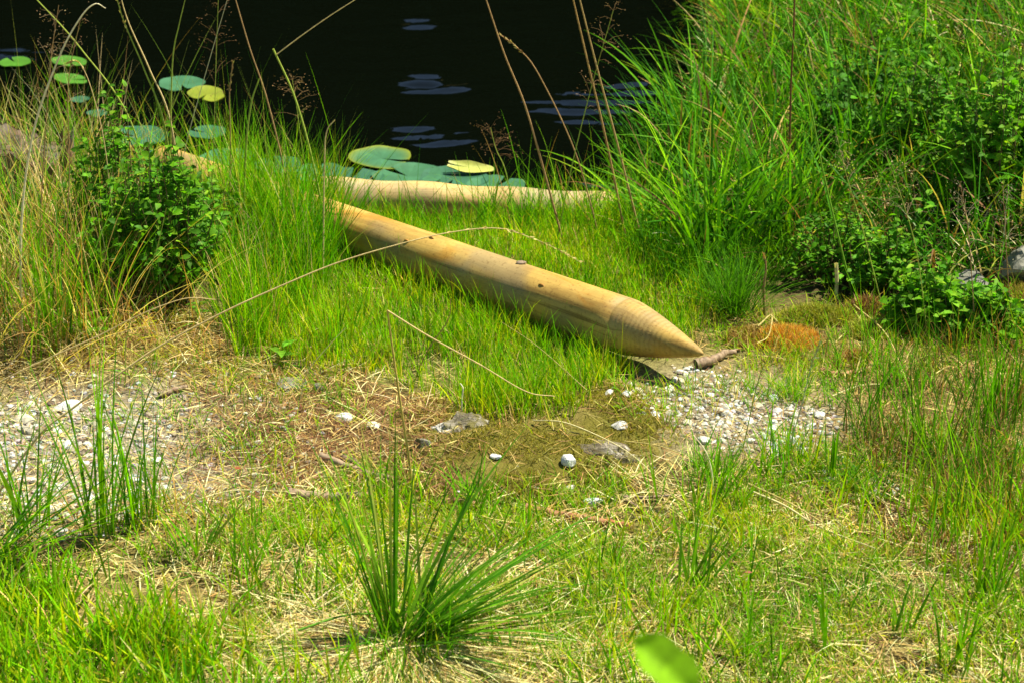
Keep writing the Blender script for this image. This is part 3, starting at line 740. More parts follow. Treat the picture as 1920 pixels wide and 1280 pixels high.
# thin grass of the near bank
FORE = [(430, 960), (700, 930), (1000, 930), (1300, 870), (1620, 850), (1960, 830), (1980, 1330), (380, 1330)]
pl = Pile()
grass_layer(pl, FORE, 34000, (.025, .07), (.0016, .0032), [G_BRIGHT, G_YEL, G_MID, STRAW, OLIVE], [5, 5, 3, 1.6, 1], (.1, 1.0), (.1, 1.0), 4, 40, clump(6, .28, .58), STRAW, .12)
grass_layer(pl, FORE, 2200, (.07, .17), (.0028, .0055), [G_BRIGHT, G_MID, G_YEL], [4, 3, 2], (.0, .5), (.1, .8), 5, 40, clump(5, .42, .62))
grass_layer(pl, [(1300, 860), (1420, 800), (1560, 880), (1500, 960), (1330, 960)], 4500, (.05, .13), (.0016, .003), [G_BRIGHT, G_MID, G_DARK], [3, 3, 1], (.0, .6), (.1, .8), 5, 30, clump(8, .35, .6))
grass_layer(pl, [(200, 610), (520, 650), (720, 730), (760, 780), (520, 760), (230, 740)], 9000, (.03, .08), (.0014, .0026), [G_MID, G_YEL, STRAW, OLIVE], [3, 2, 4, 2], (.2, 1.1), (.1, 1.2), 4, 30, clump(7, .35, .6))
grass_layer(pl, [(-30, 720), (640, 690), (800, 850), (900, 960), (400, 1010), (-30, 1030)], 3600, (.03, .095), (.0016, .003), [G_BRIGHT, G_MID, G_YEL], [3, 3, 2], (.1, .9), (.1, 1.0), 4, 40, clump(9, .42, .6))
grass_layer(pl, [(1320, 590), (1480, 560), (1700, 570), (1960, 600), (1960, 700), (1560, 720), (1400, 700)], 20000, (.02, .07), (.0016, .003), [G_YEL, OLIVE, G_BRIGHT, STRAW_O, STRAW], [4, 2, 4, 1.3, 1.3], (.1, 1.0), (.1, 1.0), 4, 40, clump(8, .3, .55))
grass_layer(pl, [(780, 770), (1300, 800), (1300, 930), (800, 930)], 2600, (.02, .06), (.0015, .0028), [G_YEL, G_MID, OLIVE], [2, 2, 2], (.2, 1.0), (.1, 1.0), 4, 40, clump(9, .45, .65))
grass_layer(pl, [(620, 880), (960, 920), (1180, 960), (1180, 1080), (620, 1060)], 9000, (.03, .09), (.0015, .003), [G_MID, G_BRIGHT, G_YEL, STRAW], [3, 3, 2, 2], (.1, .9), (.1, 1.0), 4, 40, clump(7, .34, .6))
for side in ([(1930, 560), (2600, 560), (2600, 1400), (1930, 1400)], [(-490, 600), (-40, 600), (-40, 1400), (-490, 1400)], [(-490, 1290), (2600, 1290), (2600, 1600), (-490, 1600)]):
    grass_layer(pl, side, 5000, (.03, .12), (.002, .0042), [G_BRIGHT, G_MID, G_YEL, STRAW, OLIVE], [4, 4, 2, 2, 1], (.0, .7), (.1, .9), 4, 30, clump(6, .25, .55))
grass_layer(pl, GR_A2, 6500, (.03, .09), (.0016, .003), [G_BRIGHT, G_MID, G_YEL, STRAW], [3, 3, 2, 2], (.1, .9), (.1, 1.0), 4, 30, clump(11, .40, .6))
meta(pl.obj('sparse_grass', M_GRASS), 'thin yellowish grass over the near part of the bank', 'grass', kind='stuff')
# dense bright grass in the near left corner
pl = Pile()
NL = [(-60, 1090), (160, 1110), (300, 1150), (420, 1230), (520, 1400), (-60, 1420)]
grass_layer(pl, NL, 9000, (.07, .17), (.004, .007), [G_BRIGHT, G_YEL, G_MID, STRAW], [5, 3, 2, .7], (.0, .6), (.1, .9), 5, 40, clump(6, .25, .5), YG, .15)
grass_layer(pl, [(-60, 1000), (420, 1020), (500, 1100), (430, 1250), (-60, 1200)], 4500, (.03, .09), (.002, .004), [G_BRIGHT, G_YEL, STRAW], [4, 3, 3], (.1, .9), (.1, 1.0), 4, 40, clump(6, .3, .6))
grass_layer(pl, [(120, 950), (480, 960), (470, 1090), (150, 1090)], 3500, (.04, .13), (.002, .004), [STRAW_O, BROWN, STRAW, G_MID, G_BRIGHT], [3, 2, 2, 1.5, 1.5], (.1, 1.0), (.1, 1.2), 5, 30, clump(7, .34, .58))
meta(pl.obj('corner_grass', M_GRASS), 'lush bright grass filling the near left corner', 'grass', kind='stuff')
# grass at the right edge
pl = Pile()
RL = [(1570, 690), (1700, 650), (1960, 640), (1960, 1040), (1760, 1010), (1640, 930), (1590, 800)]
grass_layer(pl, RL, 7500, (.05, .17), (.0018, .0036), [G_MID, G_BRIGHT, G_DARK, OLIVE, STRAW_O, BROWN, REDB], [4, 2, 3, 2, 1.8, 2, 1], (.0, .7), (.1, .9), 5, 40, clump(6, .30, .57), STRAW_O, .25)
grass_layer(pl, RL, 1100, (.15, .30), (.0022, .004), [G_MID, G_BRIGHT, G_DARK], [3, 3, 2], (.0, .45), (.1, .6), 6, 40, clump(5, .35, .6))
grass_layer(pl, [(1560, 880), (1960, 860), (1960, 1120), (1660, 1090)], 10000, (.03, .08), (.0016, .003), [REDB, BROWN, G_MID, OLIVE], [3, 2, 3, 2], (.1, .8), (.1, .8), 4, 40, clump(7, .3, .6))
meta(pl.obj('edge_grass', M_GRASS), 'mixed green and rusty grass at the right edge of the bank', 'grass', kind='stuff')
# tall growth on the right bank
pl = Pile()
RB = [(1160, 440), (1215, 385), (1270, 310), (1300, 200), (1300, 60), (1290, -120), (2080, -160), (2080, 470), (1800, 540), (1600, 520), (1430, 500), (1300, 520)]
patch = lambda x, y: .25 + .75 * sm(.34, .56, fbm(x * 3.3, y * 3.3))
grass_layer(pl, RB, 2000, (.22, .48), (.004, .009), [G_MID, G_DEEP, G_DARK, G_BRIGHT, STRAW, BROWN], [4, 5, 4, 1, .8, .7], (.0, .6), (.2, 1.5), 8, 25, patch, G_YEL, .12)
grass_layer(pl, RB, 4200, (.08, .26), (.003, .006), [G_MID, G_DEEP, G_DARK, STRAW, BROWN, STRAW_P], [4, 4, 4, 2.6, 2, 1], (.1, .9), (.2, 1.6), 6, 25)
grass_layer(pl, [(1340, -20), (2080, -60), (2080, 200), (1500, 160)], 1100, (.2, .45), (.004, .008), [STRAW, STRAW_P, G_MID, G_DEEP, BROWN], [2.4, 1.5, 3, 3, 1], (.2, 1.1), (.3, 1.8), 7, 25)
grass_layer(pl, [(1170, 480), (1300, 430), (1480, 430), (1480, 520), (1310, 590)], 7000, (.06, .2), (.002, .0036), [G_BRIGHT, G_MID, G_DARK], [2, 4, 3], (.0, .6), (.1, 1.2), 6, 25)
grass_layer(pl, [(1120, 410), (1150, 330), (1250, 200), (1300, 200), (1260, 420)], 2500, (.15, .36), (.003, .007), [G_DEEP, G_MID, G_DARK], [3, 3, 2], (.0, .6), (.2, 1.4), 7, 15)
meta(pl.obj('tall_grass', M_TALL), 'dense tall grass covering the overgrown bank right of the water', 'grass', kind='stuff')
# tall mixed growth round the stump
pl = Pile()
LB = [(-60, 380), (180, 350), (230, 480), (230, 640), (120, 680), (-60, 690)]
grass_layer(pl, LB, 2400, (.2, .46), (.002, .0042), [G_MID, G_BRIGHT, STRAW, STRAW_O, G_BLUE], [4, 3, 3, 1.5, 1], (.0, .5), (.1, .9), 7, 25)
grass_layer(pl, [(-60, 560), (300, 580), (480, 640), (420, 690), (-60, 720)], 6500, (.05, .16), (.0014, .0028), [STRAW, STRAW_P, STRAW_O, BROWN, G_YEL], [5, 2, 3, 2, 2], (.2, 1.3), (.2, 1.8), 5, 30)
grass_layer(pl, [(100, 460), (450, 500), (500, 640), (120, 660)], 1700, (.1, .34), (.0014, .003), [STRAW, G_MID, STRAW_O, G_BRIGHT, G_BLUE], [3, 3, 2, 2, 1], (.0, .9), (.05, 1.2), 6, 25)
grass_layer(pl, [(-60, 330), (460, 300), (470, 440), (-60, 440)], 900, (.15, .36), (.002, .004), [G_MID, G_BRIGHT, STRAW, G_YEL], [4, 3, 1.5, 1], (.0, .5), (.1, 1.0), 7, 20)
grass_layer(pl, [(-60, 340), (210, 340), (260, 640), (60, 700), (-60, 700)], 1000, (.2, .5), (.0018, .0036), [STRAW, STRAW_P, STRAW_O, BROWN], [4, 3, 2, 1], (.1, 1.0), (.05, .8), 6, 20)
meta(pl.obj('bank_grass', M_GRASS), 'tangled tall green and straw coloured grass around the stump', 'grass', kind='stuff')
# straw litter lying on the ground
def litter(name, polys, label, mat=M_STRAW):
    pl = Pile()
    for poly, per, L, W, cols, wts in polys:
        B = off_stake(scatter(poly, per, 40), .07); n = len(B); B[:, 2] += rng.uniform(.001, .012, n)
        c = pal(n, cols, wts, .2)
        pl.add(*ribbons(B, rng.uniform(*L, n), rng.uniform(*W, n), rng.uniform(0, 6.28, n), rng.normal(1.47, .10, n), rng.normal(.12, .3, n), c, c * 1.05, 3, .5, 4))
    meta(pl.obj(name, mat), label, 'straw', kind='stuff')
litter('straw_litter', [
    (FORE, 5500, (.03, .12), (.0012, .0028), [STRAW, STRAW_P, STRAW_O, BROWN], [5, 3, 2, 1.5]),
    ([(-60, 560), (500, 600), (760, 720), (820, 860), (520, 960), (-60, 1060)], 3200, (.02, .10), (.0011, .0026), [STRAW, STRAW_P, STRAW_O, BROWN], [5, 3, 2, 2]),
    ([(300, 700), (620, 690), (800, 770), (900, 930), (560, 980), (330, 900)], 6000, (.012, .06), (.001, .0026), [BROWN, REDB, STRAW_O, STRAW], [4, 2, 2, 1]),
    ([(480, 760), (790, 750), (900, 900), (640, 930), (520, 850)], 9000, (.012, .045), (.001, .0022), [BROWN, REDB, STRAW_O, STRAW], [4, 2, 3, 2]),
    ([(-60, 980), (480, 1000), (560, 1330), (-60, 1380)], 4000, (.03, .1), (.0012, .003), [STRAW, STRAW_P, STRAW_O], [4, 2, 2]),
    ([(520, 1120), (900, 1120), (1150, 1200), (1200, 1400), (480, 1400)], 7500, (.06, .17), (.0014, .003), [STRAW_P, STRAW, STRAW_O], [4, 4, 1]),
    (LAWN, 3500, (.03, .09), (.001, .002), [STRAW, STRAW_O], [2, 1]),
    ([(760, 760), (1320, 790), (1320, 940), (780, 940)], 2600, (.015, .07), (.0009, .002), [STRAW, STRAW_O, BROWN, OLIVE], [2, 2, 2, 2]),
    ([(1130, 720), (1300, 680), (1400, 700), (1600, 720), (1700, 860), (1450, 890), (1300, 860), (1150, 790)], 2600, (.015, .07), (.001, .0022), [STRAW, BROWN, STRAW_O], [2, 2, 1]),
    (RL, 6000, (.03, .11), (.0012, .0026), [STRAW, STRAW_O, BROWN], [2, 2, 2]),
    ([(1300, 600), (1700, 560), (1960, 600), (1960, 680), (1560, 700), (1300, 680)], 2500, (.03, .1), (.0012, .0024), [STRAW, STRAW_O, BROWN, OLIVE], [2, 2, 2, 2]),
    (RB, 1300, (.06, .2), (.002, .004), [STRAW, BROWN, STRAW_O], [2, 2, 1])], 'dry straw and dead blades strewn over the bank')
# little reddish sprigs in the dry patch
pl = Pile()
grass_layer(pl, [(330, 720), (620, 700), (790, 755), (900, 910), (640, 950), (420, 900)], 8000, (.015, .04), (.0016, .003), [BROWN, REDB, STRAW_O, OLIVE], [3, 2, 2, 2], (.1, .9), (.1, .8), 3, 40, clump(8, .38, .6))
meta(pl.obj('dry_sprigs', M_MOSS), 'short reddish brown withered sprigs left of the mossy rock', 'withered plants', kind='stuff')
# moss cushions
def cushion(px, py, rx, ry, h, cols, wts, label, n, L=(.012, .03)):
    c = ground(px, py); k = (c[1] * cp - (c[2] - CAMZ) * sp_) / (LENS / 36 * 1920); ax, ay = rx * k, ry * k / .43
    e = empty('moss_cushion', c); meta(e, label, 'moss')
    a = rng.uniform(0, 6.28, n); q = np.sqrt(rng.random(n)) * (1 + .3 * (vnoise(a * 1.5 + px, a * 0) - .5))
    x = c[0] + ax * q * np.cos(a); y = c[1] + ay * q * np.sin(a); z = height(x, y) + h * np.maximum(0, 1 - q ** 2) - .006
    m = 20; u = np.linspace(-1, 1, m); U, W = np.meshgrid(u, u); X_ = c[0] + ax * U; Y_ = c[1] + ay * W
    Z_ = height(X_, Y_) + h * np.maximum(0, 1 - U ** 2 - W ** 2) - .010 - .02 * (U ** 2 + W ** 2 > 1)
    cc = np.tile(np.array(cols[0]) * .8, (m * m, 1)); mesh_obj('cushion_body', np.stack([X_.ravel(), Y_.ravel(), Z_.ravel()], 1), gridF(m, m), M_MOSS, e, cc)
    c1 = pal(n, cols, wts); B = np.stack([x, y, z], 1)
    V_, F_, K_ = ribbons(B, rng.uniform(*L, n), rng.uniform(.0016, .003, n), rng.uniform(0, 6.28, n), rng.uniform(.1, .9, n), rng.uniform(0, .8, n), c1 * .9, c1 * 1.1, 3)
    meta(mesh_obj('moss', V_, F_, M_MOSS, e, K_), kind='stuff')
cushion(1478, 642, 66, 24, .028, [(.62, .29, .04), (.68, .36, .06), (.46, .28, .06), (.45, .42, .07)], [3, 3, 1, 1], 'bright orange withered moss clump right of the stake point', 3500)
cushion(1400, 640, 40, 20, .02, [(.34, .24, .06), (.30, .16, .04)], [2, 1], 'straw brown moss clump between stake point and orange moss', 1500)
cushion(1625, 585, 45, 18, .03, [(.24, .12, .05), (.2, .1, .04), (.3, .26, .04)], [3, 2, 1], 'dark rust brown moss hump beyond the orange clump', 1800)
cushion(1530, 600, 80, 18, .03, [(.28, .30, .03), (.34, .31, .05)], [3, 2], 'yellow green moss behind the orange clump', 2600)
cushion(1640, 625, 60, 22, .025, [(.26, .32, .03), (.36, .34, .06)], [3, 2], 'pale yellow moss left of the right hand shrub', 2200)
cushion(1600, 680, 35, 14, .02, [(.38, .17, .04), (.3, .14, .04)], [3, 2], 'small rusty moss tuft below the yellow moss', 900)
cushion(1905, 570, 40, 35, .03, [(.3, .26, .03), (.24, .16, .04)], [3, 2], 'golden moss patch at the right edge under the boulder', 1600)

# ================================================================== TUFTS (each one a thing)
def tuft(px, py, n, L, W, cols, wts, label, spread=.03, lean=(.0, .7), curl=(.1, .9), azc=None, azs=6.0, nseg=8, single=0, cat='grass tuft', name='grass_tuft', base=None, tipcol=None, twist=.8, mat=None):
    c = ground(px, py) if base is None else np.array(base, float)
    e = empty(name, c); meta(e, label, cat)
    a = rng.uniform(0, 6.28, n); q = spread * np.sqrt(rng.random(n))
    B = np.stack([c[0] + q * np.cos(a), c[1] + q * np.sin(a), np.full(n, c[2] - .004)], 1)
    az = np.where(rng.random(n) < .35, a, rng.uniform(0, 6.28, n)) if azc is None else rng.normal(azc, azs, n)
    c1 = pal(n, cols, wts, .15); c2 = c1 * rng.uniform(.95, 1.3, (n, 1))
    if tipcol is not None: k = rng.random(n) < .2; c2[k] = tipcol
    args = lambda s: (B[s], rng.uniform(*L, n)[s], rng.uniform(*W, n)[s], az[s], rng.uniform(*lean, n)[s], rng.uniform(*curl, n)[s], c1[s] * np.array([1.1, .95, 1.]), c2[s], nseg)
    for i in range(single):
        V_, F_, K_ = ribbons(*args(slice(i, i + 1)), twist=twist, tipp=3.0); mesh_obj('blade', V_, F_, mat or M_GRASS, e, K_)
    if n > single:
        V_, F_, K_ = ribbons(*args(slice(single, n)), twist=twist, tipp=3.0)
        meta(mesh_obj('blades', V_, F_, mat or M_GRASS, e, K_), kind='stuff')
    return e
DG = [(.055, .17, .012), (.08, .22, .014), (.04, .12, .012), (.14, .28, .02)]
SG = [(.075, .23, .010), (.11, .30, .012), (.05, .15, .010), (.20, .36, .02), (.3, .36, .05)]
# the sedge tuft in front: blades fan mostly up and to the right
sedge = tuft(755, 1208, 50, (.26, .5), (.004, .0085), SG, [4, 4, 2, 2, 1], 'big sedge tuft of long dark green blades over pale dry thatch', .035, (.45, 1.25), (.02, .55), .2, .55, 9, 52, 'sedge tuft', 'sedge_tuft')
B0 = np.array(sedge.location)
def more_blades(e, n, L, W, az, azs, lean, curl, cols, sp=.03, off=(0, 0)):
    c = np.array(e.location); a = rng.uniform(0, 6.28, n); q = sp * np.sqrt(rng.random(n))
    B = np.stack([c[0] + off[0] + q * np.cos(a), c[1] + off[1] + q * np.sin(a), np.full(n, c[2] - .003)], 1); c1 = pal(n, cols, None, .15)
    for i in range(n):
        V_, F_, K_ = ribbons(B[i:i + 1], rng.uniform(*L, 1), rng.uniform(*W, 1), rng.normal(az, azs, 1), rng.uniform(*lean, 1), rng.uniform(*curl, 1), c1[i:i + 1], c1[i:i + 1] * 1.2, 9, .8, 3.0)
        mesh_obj('blade', V_, F_, M_GRASS, e, K_)
more_blades(sedge, 24, (.28, .52), (.0045, .008), 2.6, .9, (.02, .32), (.0, .3), SG, .02, (-.02, 0))     # upright blades on the left
more_blades(sedge, 22, (.24, .5), (.004, .008), .7, .7, (.2, .9), (.02, .6), SG, .03, (.01, 0))
more_blades(sedge, 24, (.2, .44), (.0022, .0042), .15, .45, (.6, 1.3), (.0, .5), SG, .03)
more_blades(sedge, 6, (.16, .36), (.004, .006), -.7, .5, (.9, 1.3), (.2, .6), DG, .03)                    # low ones towards the viewer
more_blades(sedge, 3, (.16, .34), (.004, .006), 3.5, .4, (1.0, 1.3), (.1, .4), DG, .03)
n = 1500; a = rng.uniform(0, 6.28, n); q = .07 * np.sqrt(rng.random(n))
Bt = np.stack([B0[0] + q * np.cos(a) + .01, B0[1] + q * np.sin(a), np.full(n, B0[2]) + rng.uniform(0, .02, n)], 1); cc = pal(n, [STRAW_P, STRAW, STRAW_O], [4, 4, 1], .15)
azt = np.where(rng.random(n) < .8, rng.choice([-.4, -1.2, -2.3, -3.0], n, p=[.4, .3, .15, .15]) + rng.normal(0, .35, n), a)
V_, F_, K_ = ribbons(Bt, rng.uniform(.06, .30, n), rng.uniform(.0016, .0036, n), azt, rng.uniform(1.1, 1.55, n), rng.uniform(.0, .55, n), cc, cc * 1.05, 6, .7, 3.0)
hh = height(V_[:, 0], V_[:, 1]); V_[:, 2] = hh + (V_[:, 2] - hh) * (.30 + .25 * np.repeat(rng.random(n), 14))
V_[:, 2] = np.maximum(V_[:, 2], hh + .003 + rng.uniform(0, .006, len(V_)))
meta(mesh_obj('dry_thatch', V_, F_, M_STRAW, sedge, K_), 'pale dry thatch hanging round the foot of the tuft', kind='stuff')

LG2 = [G_MID, G_DEEP, G_BRIGHT]; LG = [G_BRIGHT, G_MID, (.12, .28, .016)]
tuft(185, 1010, 30, (.26, .52), (.0035, .0075), LG, None, 'tall upright green tuft with broad blades on the left stony ground', .05, (.0, .35), (.05, .5), None, 6, 9, 30)
tuft(262, 985, 34, (.2, .38), (.003, .006), LG2, None, 'darker narrow tuft close right of the broad bladed one', .04, (.0, .3), (.05, .4), None, 6, 9, 30)
tuft(-25, 1065, 40, (.26, .46), (.003, .006), LG2, None, 'dark tuft at the left edge with blades arching to the right', .05, (.5, 1.1), (.1, .5), .25, .45, 9, 40)
tuft(60, 1000, 26, (.18, .36), (.003, .006), LG, None, 'sparse bright tuft between the left edge and the broad bladed tuft', .04, (.0, .5), (.05, .5), None, 6, 8, 18)
tuft(365, 1045, 22, (.10, .2), (.004, .007), LG, None, 'small green tuft with brown dead leaves at its foot', .03, (.0, .6), (.05, .5), None, 6, 8, 22, tipcol=STRAW_O)
tuft(105, 650, 60, (.2, .42), (.003, .0055), [G_MID, G_BRIGHT, STRAW, G_BLUE], [4, 3, 2, 1], 'tall upright tuft of mixed green and straw blades before the stump', .05, (.0, .25), (.02, .4), None, 6, 9, 60)
tuft(1378, 590, 420, (.10, .24), (.0012, .0022), [G_MID, (.06, .19, .012), G_DARK], None, 'round tuft of very fine dark green grass beyond the stake point', .045, (.0, .85), (.1, .9), None, 6, 7)
tuft(1490, 742, 130, (.04, .11), (.0014, .0024), [G_MID, G_BRIGHT, G_YEL], None, 'small fine tuft growing at the upper edge of the gravel', .04, (.1, .9), (.1, .8), None, 6, 6)
tuft(1585, 905, 110, (.04, .1), (.0016, .0028), [G_DARK, G_MID], None, 'dark green tuft in front of the right gravel pocket', .035, (.2, 1.0), (.1, .8), None, 6, 6)
tuft(1640, 930, 120, (.04, .11), (.0016, .0028), [G_DARK, G_MID, G_BLUE], None, 'bluish dark tuft right of the gravel pocket', .04, (.2, 1.0), (.1, .8), None, 6, 6)
tuft(1560, 900, 7, (.12, .16), (.006, .009), LG, None, 'few broad bright blades standing left of the gravel pocket', .01, (.0, .15), (.02, .2), None, 6, 6, 7)
tuft(1545, 1215, 7, (.10, .19), (.005, .008), LG, None, 'broad bright blades standing alone in the lower right grass', .015, (.0, .25), (.02, .2), None, 6, 7, 7)
tuft(1690, 1190, 8, (.08, .15), (.004, .006), LG, None, 'few short bright blades near the bottom right', .02, (.0, .4), (.02, .3), None, 6, 7, 8)
tuft(1790, 1260, 16, (.14, .24), (.005, .009), LG, None, 'bright tuft at the bottom edge toward the right corner', .03, (.0, .4), (.02, .4), None, 6, 7, 16)
tuft(1850, 1120, 14, (.14, .26), (.005, .009), LG, None, 'tall broad blades at the right edge above the corner', .03, (.0, .35), (.02, .4), None, 6, 7, 14)
tuft(1300, 1110, 16, (.12, .22), (.004, .007), LG, None, 'loose leaning tuft right of the sedge', .03, (.1, .6), (.02, .4), 1.0, .8, 7, 16)
tuft(900, 940, 26, (.06, .14), (.003, .005), LG, None, 'small green tuft sprouting before the mossy rock', .03, (.0, .7), (.05, .5), None, 6, 7, 26)
tuft(1340, 905, 60, (.07, .19), (.002, .0036), LG, None, 'bright loose tuft at the lower gravel edge', .05, (.0, .6), (.05, .6), None, 6, 7)
tuft(1870, 790, 90, (.12, .30), (.0022, .0036), [G_MID, G_DARK, G_BRIGHT, BROWN], [4, 3, 2, 1], 'rushy dark tuft at the right edge below the shrub', .06, (.0, .45), (.02, .3), None, 6, 8)
tuft(1745, 850, 80, (.12, .26), (.002, .0034), [G_MID, G_DARK, G_BRIGHT, STRAW_O], [4, 3, 2, 1], 'rushy tuft with rusty stems left of the edge tuft', .06, (.0, .5), (.02, .4), None, 6, 8)
tuft(640, 660, 40, (.12, .28), (.002, .0035), [G_BRIGHT, G_MID, G_YEL], None, 'wispy green tuft left in the lawn below the stake', .05, (.0, .5), (.05, .6), None, 6, 8)
tuft(520, 490, 60, (.2, .36), (.002, .004), [G_BRIGHT, G_MID, G_YEL, STRAW], [4, 3, 2, 1], 'tall slender tuft between the shrub and the stake', .06, (.0, .35), (.05, .5), None, 6, 9)
tuft(1005, 400, 36, (.14, .3), (.0022, .004), [G_BRIGHT, G_MID], None, 'slender tuft rising at the right part of the log', .06, (.0, .5), (.05, .7), None, 6, 8)
# broad arching blades in the right growth
tuft(1330, 500, 60, (.3, .55), (.005, .010), [G_DEEP, G_MID, G_BRIGHT], None, 'tall tussock of broad arching blades at the water side of the right bank', .10, (.0, .45), (.3, 1.2), None, 6, 10, 60, 'grass tussock', 'grass_tussock', mat=M_TALL)
tuft(1480, 470, 60, (.3, .58), (.005, .010), [G_DEEP, G_MID, G_DARK], None, 'tall tussock of broad blades behind the fine round tuft', .10, (.0, .45), (.3, 1.1), None, 6, 10, 60, 'grass tussock', 'grass_tussock', mat=M_TALL)
tuft(1330, 300, 50, (.3, .55), (.005, .009), [G_DEEP, G_MID], None, 'tussock leaning over the water at the upper right shore', .10, (.1, .6), (.3, 1.2), 2.8, 1.2, 10, 50, 'grass tussock', 'grass_tussock', mat=M_TALL)
tuft(1600, 330, 50, (.3, .5), (.006, .011), [G_DEEP, G_DARK, G_MID], None, 'dark broad bladed tussock in the middle of the right bank', .12, (.0, .5), (.3, 1.1), None, 6, 10, 50, 'grass tussock', 'grass_tussock', mat=M_TALL)

# ================================================================== STALKS (single flowering stems)
def stalk(pts, r, tint, label, head=None, tip_t=.25, name='grass_stalk', cat='grass stalk', yb=None, yt=None, hcol=STRAW, leaf=0):
    """pts: where the stem passes in the photo; the first is its foot on the ground, later ones stand over it (y drifts from yb to yt)"""
    g = ground(*pts[0]); y0 = g[1] if yb is None else yb; y1 = y0 if yt is None else yt
    P = [g if yb is None else at_y(*pts[0], y0)] + [at_y(a, b, y0 + (y1 - y0) * (i + 1) / (len(pts) - 1)) for i, (a, b) in enumerate(pts[1:])]
    path = catmull(P, 7 * len(P)); e = empty(name, P[0]); meta(e, label, cat)
    n = len(path); rad = r * (1 - (1 - tip_t) * np.linspace(0, 1, n))
    V_, F_ = tube(path, rad, 5); tc = np.array(tint); K_ = np.tile(tc, (len(V_), 1)) * (1 + .15 * (vnoise(np.arange(len(V_)) * .11, np.zeros(len(V_)))[:, None] - .5))
    mesh_obj('stem', V_, F_, M_STRAW, e, K_)
    if leaf:
        for k in range(leaf):
            i = int(n * rng.uniform(.25, .6)); c = pal(1, [tint]); Vb, Fb, Kb = ribbons(path[i:i + 1], rng.uniform(.1, .2, 1), np.array([.004]), rng.uniform(0, 6.28, 1), np.array([.5]), np.array([.7]), c, c, 6); mesh_obj('blade', Vb, Fb, M_GRASS, e, Kb)
    if head == 'spike':
        i0 = int(n * .68); pl = Pile(); m = 44
        idx = rng.integers(i0, n, m); T = np.gradient(path, axis=0)[idx]; T /= np.linalg.norm(T, axis=1)[:, None]
        D = T + rng.normal(0, .28, (m, 3)); pl.add(*leaves(path[idx], D, rng.normal(size=(m, 3)), rng.uniform(.008, .014, m), rng.uniform(.0025, .004, m), pal(m, [hcol, STRAW]), .3, .1))
        meta(pl.obj('seed_head', M_STRAW, e), kind='stuff')
    if head == 'panicle':
        pl = Pile(); i0 = int(n * .55)
        for k in range(26):
            i = rng.integers(i0, n); d = rng.normal(size=3); d[2] = abs(d[2]) * .6; d /= np.linalg.norm(d); ln = rng.uniform(.02, .075) * (1.15 - .6 * (i - i0) / (n - i0))
            q = path[i] + d * ln; Vt, Ft = tube([path[i], path[i] + d * ln * .5 + [0, 0, .006], q], .00035, 3, False); pl.add(Vt, Ft, np.array(hcol) * .8)
            m = 6; d2 = d + rng.normal(0, .6, (m, 3)); pl.add(*leaves(q + rng.normal(0, .008, (m, 3)), d2, rng.normal(size=(m, 3)), rng.uniform(.003, .006, m), rng.uniform(.0012, .002, m), pal(m, [hcol, BROWN]), .3, .1))
        meta(pl.obj('seed_head', M_STRAW, e), kind='stuff')
    return e
TAN = (.70, .54, .24); GT = (.38, .46, .07); PALE = (.80, .72, .46); BR = (.42, .26, .11)
# long arching straw across the middle, rooted at the left edge and nearer than the stake
stalk([(-40, 980), (67, 823), (134, 766), (235, 692), (299, 649), (420, 585), (530, 535), (638, 491), (760, 455), (850, 435), (930, 428), (985, 442), (1040, 465), (1085, 490)], .0030, TAN, 'long pale straw arching across the whole middle to the stake', 'spike', .12, yt=4.75)
stalk([(-40, 760), (0, 716), (111, 662), (188, 628), (242, 600), (299, 575), (353, 559), (405, 562)], .0024, TAN, 'tan straw bending low before the leafy shrub', None, .4)
stalk([(772, 905), (764, 840), (744, 710), (726, 582)], .0032, (.55, .42, .10), 'upright yellow stalk whose broken top is bent down', None, .7)
stalk([(726, 582), (800, 628), (900, 683), (986, 733), (1040, 742)], .0020, TAN, 'thin broken top hanging down from the upright yellow stalk', None, .5, yb=ground(772, 905)[1], yt=ground(772, 905)[1] + .12)
stalk([(40, 640), (40, 420), (62, 250), (110, 110), (150, 35), (178, 8), (198, 16)], .0034, PALE, 'stout pale stalk with nodding tip above the stump', None, .35)
stalk([(300, 470), (248, 236), (150, 90), (60, -10), (20, -60)], .0028, GT, 'green stalk slanting left over the water past the stump', None, .4)
stalk([(340, 480), (310, 245), (270, 130), (232, 40), (212, -30)], .003, GT, 'pair of slanting stalks over the lily pads, left one', 'spike', .4, hcol=TAN)
stalk([(350, 480), (322, 240), (280, 130), (240, 40), (220, -30)], .003, TAN, 'pair of slanting stalks over the lily pads, right one', None, .4)
stalk([(318, 470), (320, 240), (324, 110), (335, 50), (352, -20)], .0026, GT, 'upright stalk crossing the lone round lily pad', None, .4)
stalk([(330, 420), (345, 290), (385, 140), (432, -20)], .0012, PALE, 'hair thin whitish stalk leaning right over the water', None, .6)
stalk([(560, 480), (535, 330), (500, 185), (468, 90), (436, -20)], .003, BR, 'brown green stalk slanting left over the black water', None, .5)
stalk([(620, 490), (592, 330), (555, 190), (512, 92)], .0032, GT, 'green stalk with its top snapped over at the water', None, .8)
stalk([(518, 103), (570, 64), (625, 26), (690, -15)], .0016, TAN, 'snapped stalk top pointing right to the upper edge', None, .6, yb=ground(620, 490)[1])
stalk([(455, 500), (460, 300), (470, 200), (486, 148)], .0032, GT, 'bright stiff green stalk right of the stake end', None, .6)
stalk([(430, 470), (432, 260), (430, 180), (436, 120)], .0022, BR, 'dark stalk with a beaded tip near the yellow lily pad', 'spike', .6, hcol=BROWN)
stalk([(605, 560), (608, 320), (612, 250), (628, 225)], .0022, TAN, 'straw coloured stalk standing at the hidden part of the stake', None, .6)
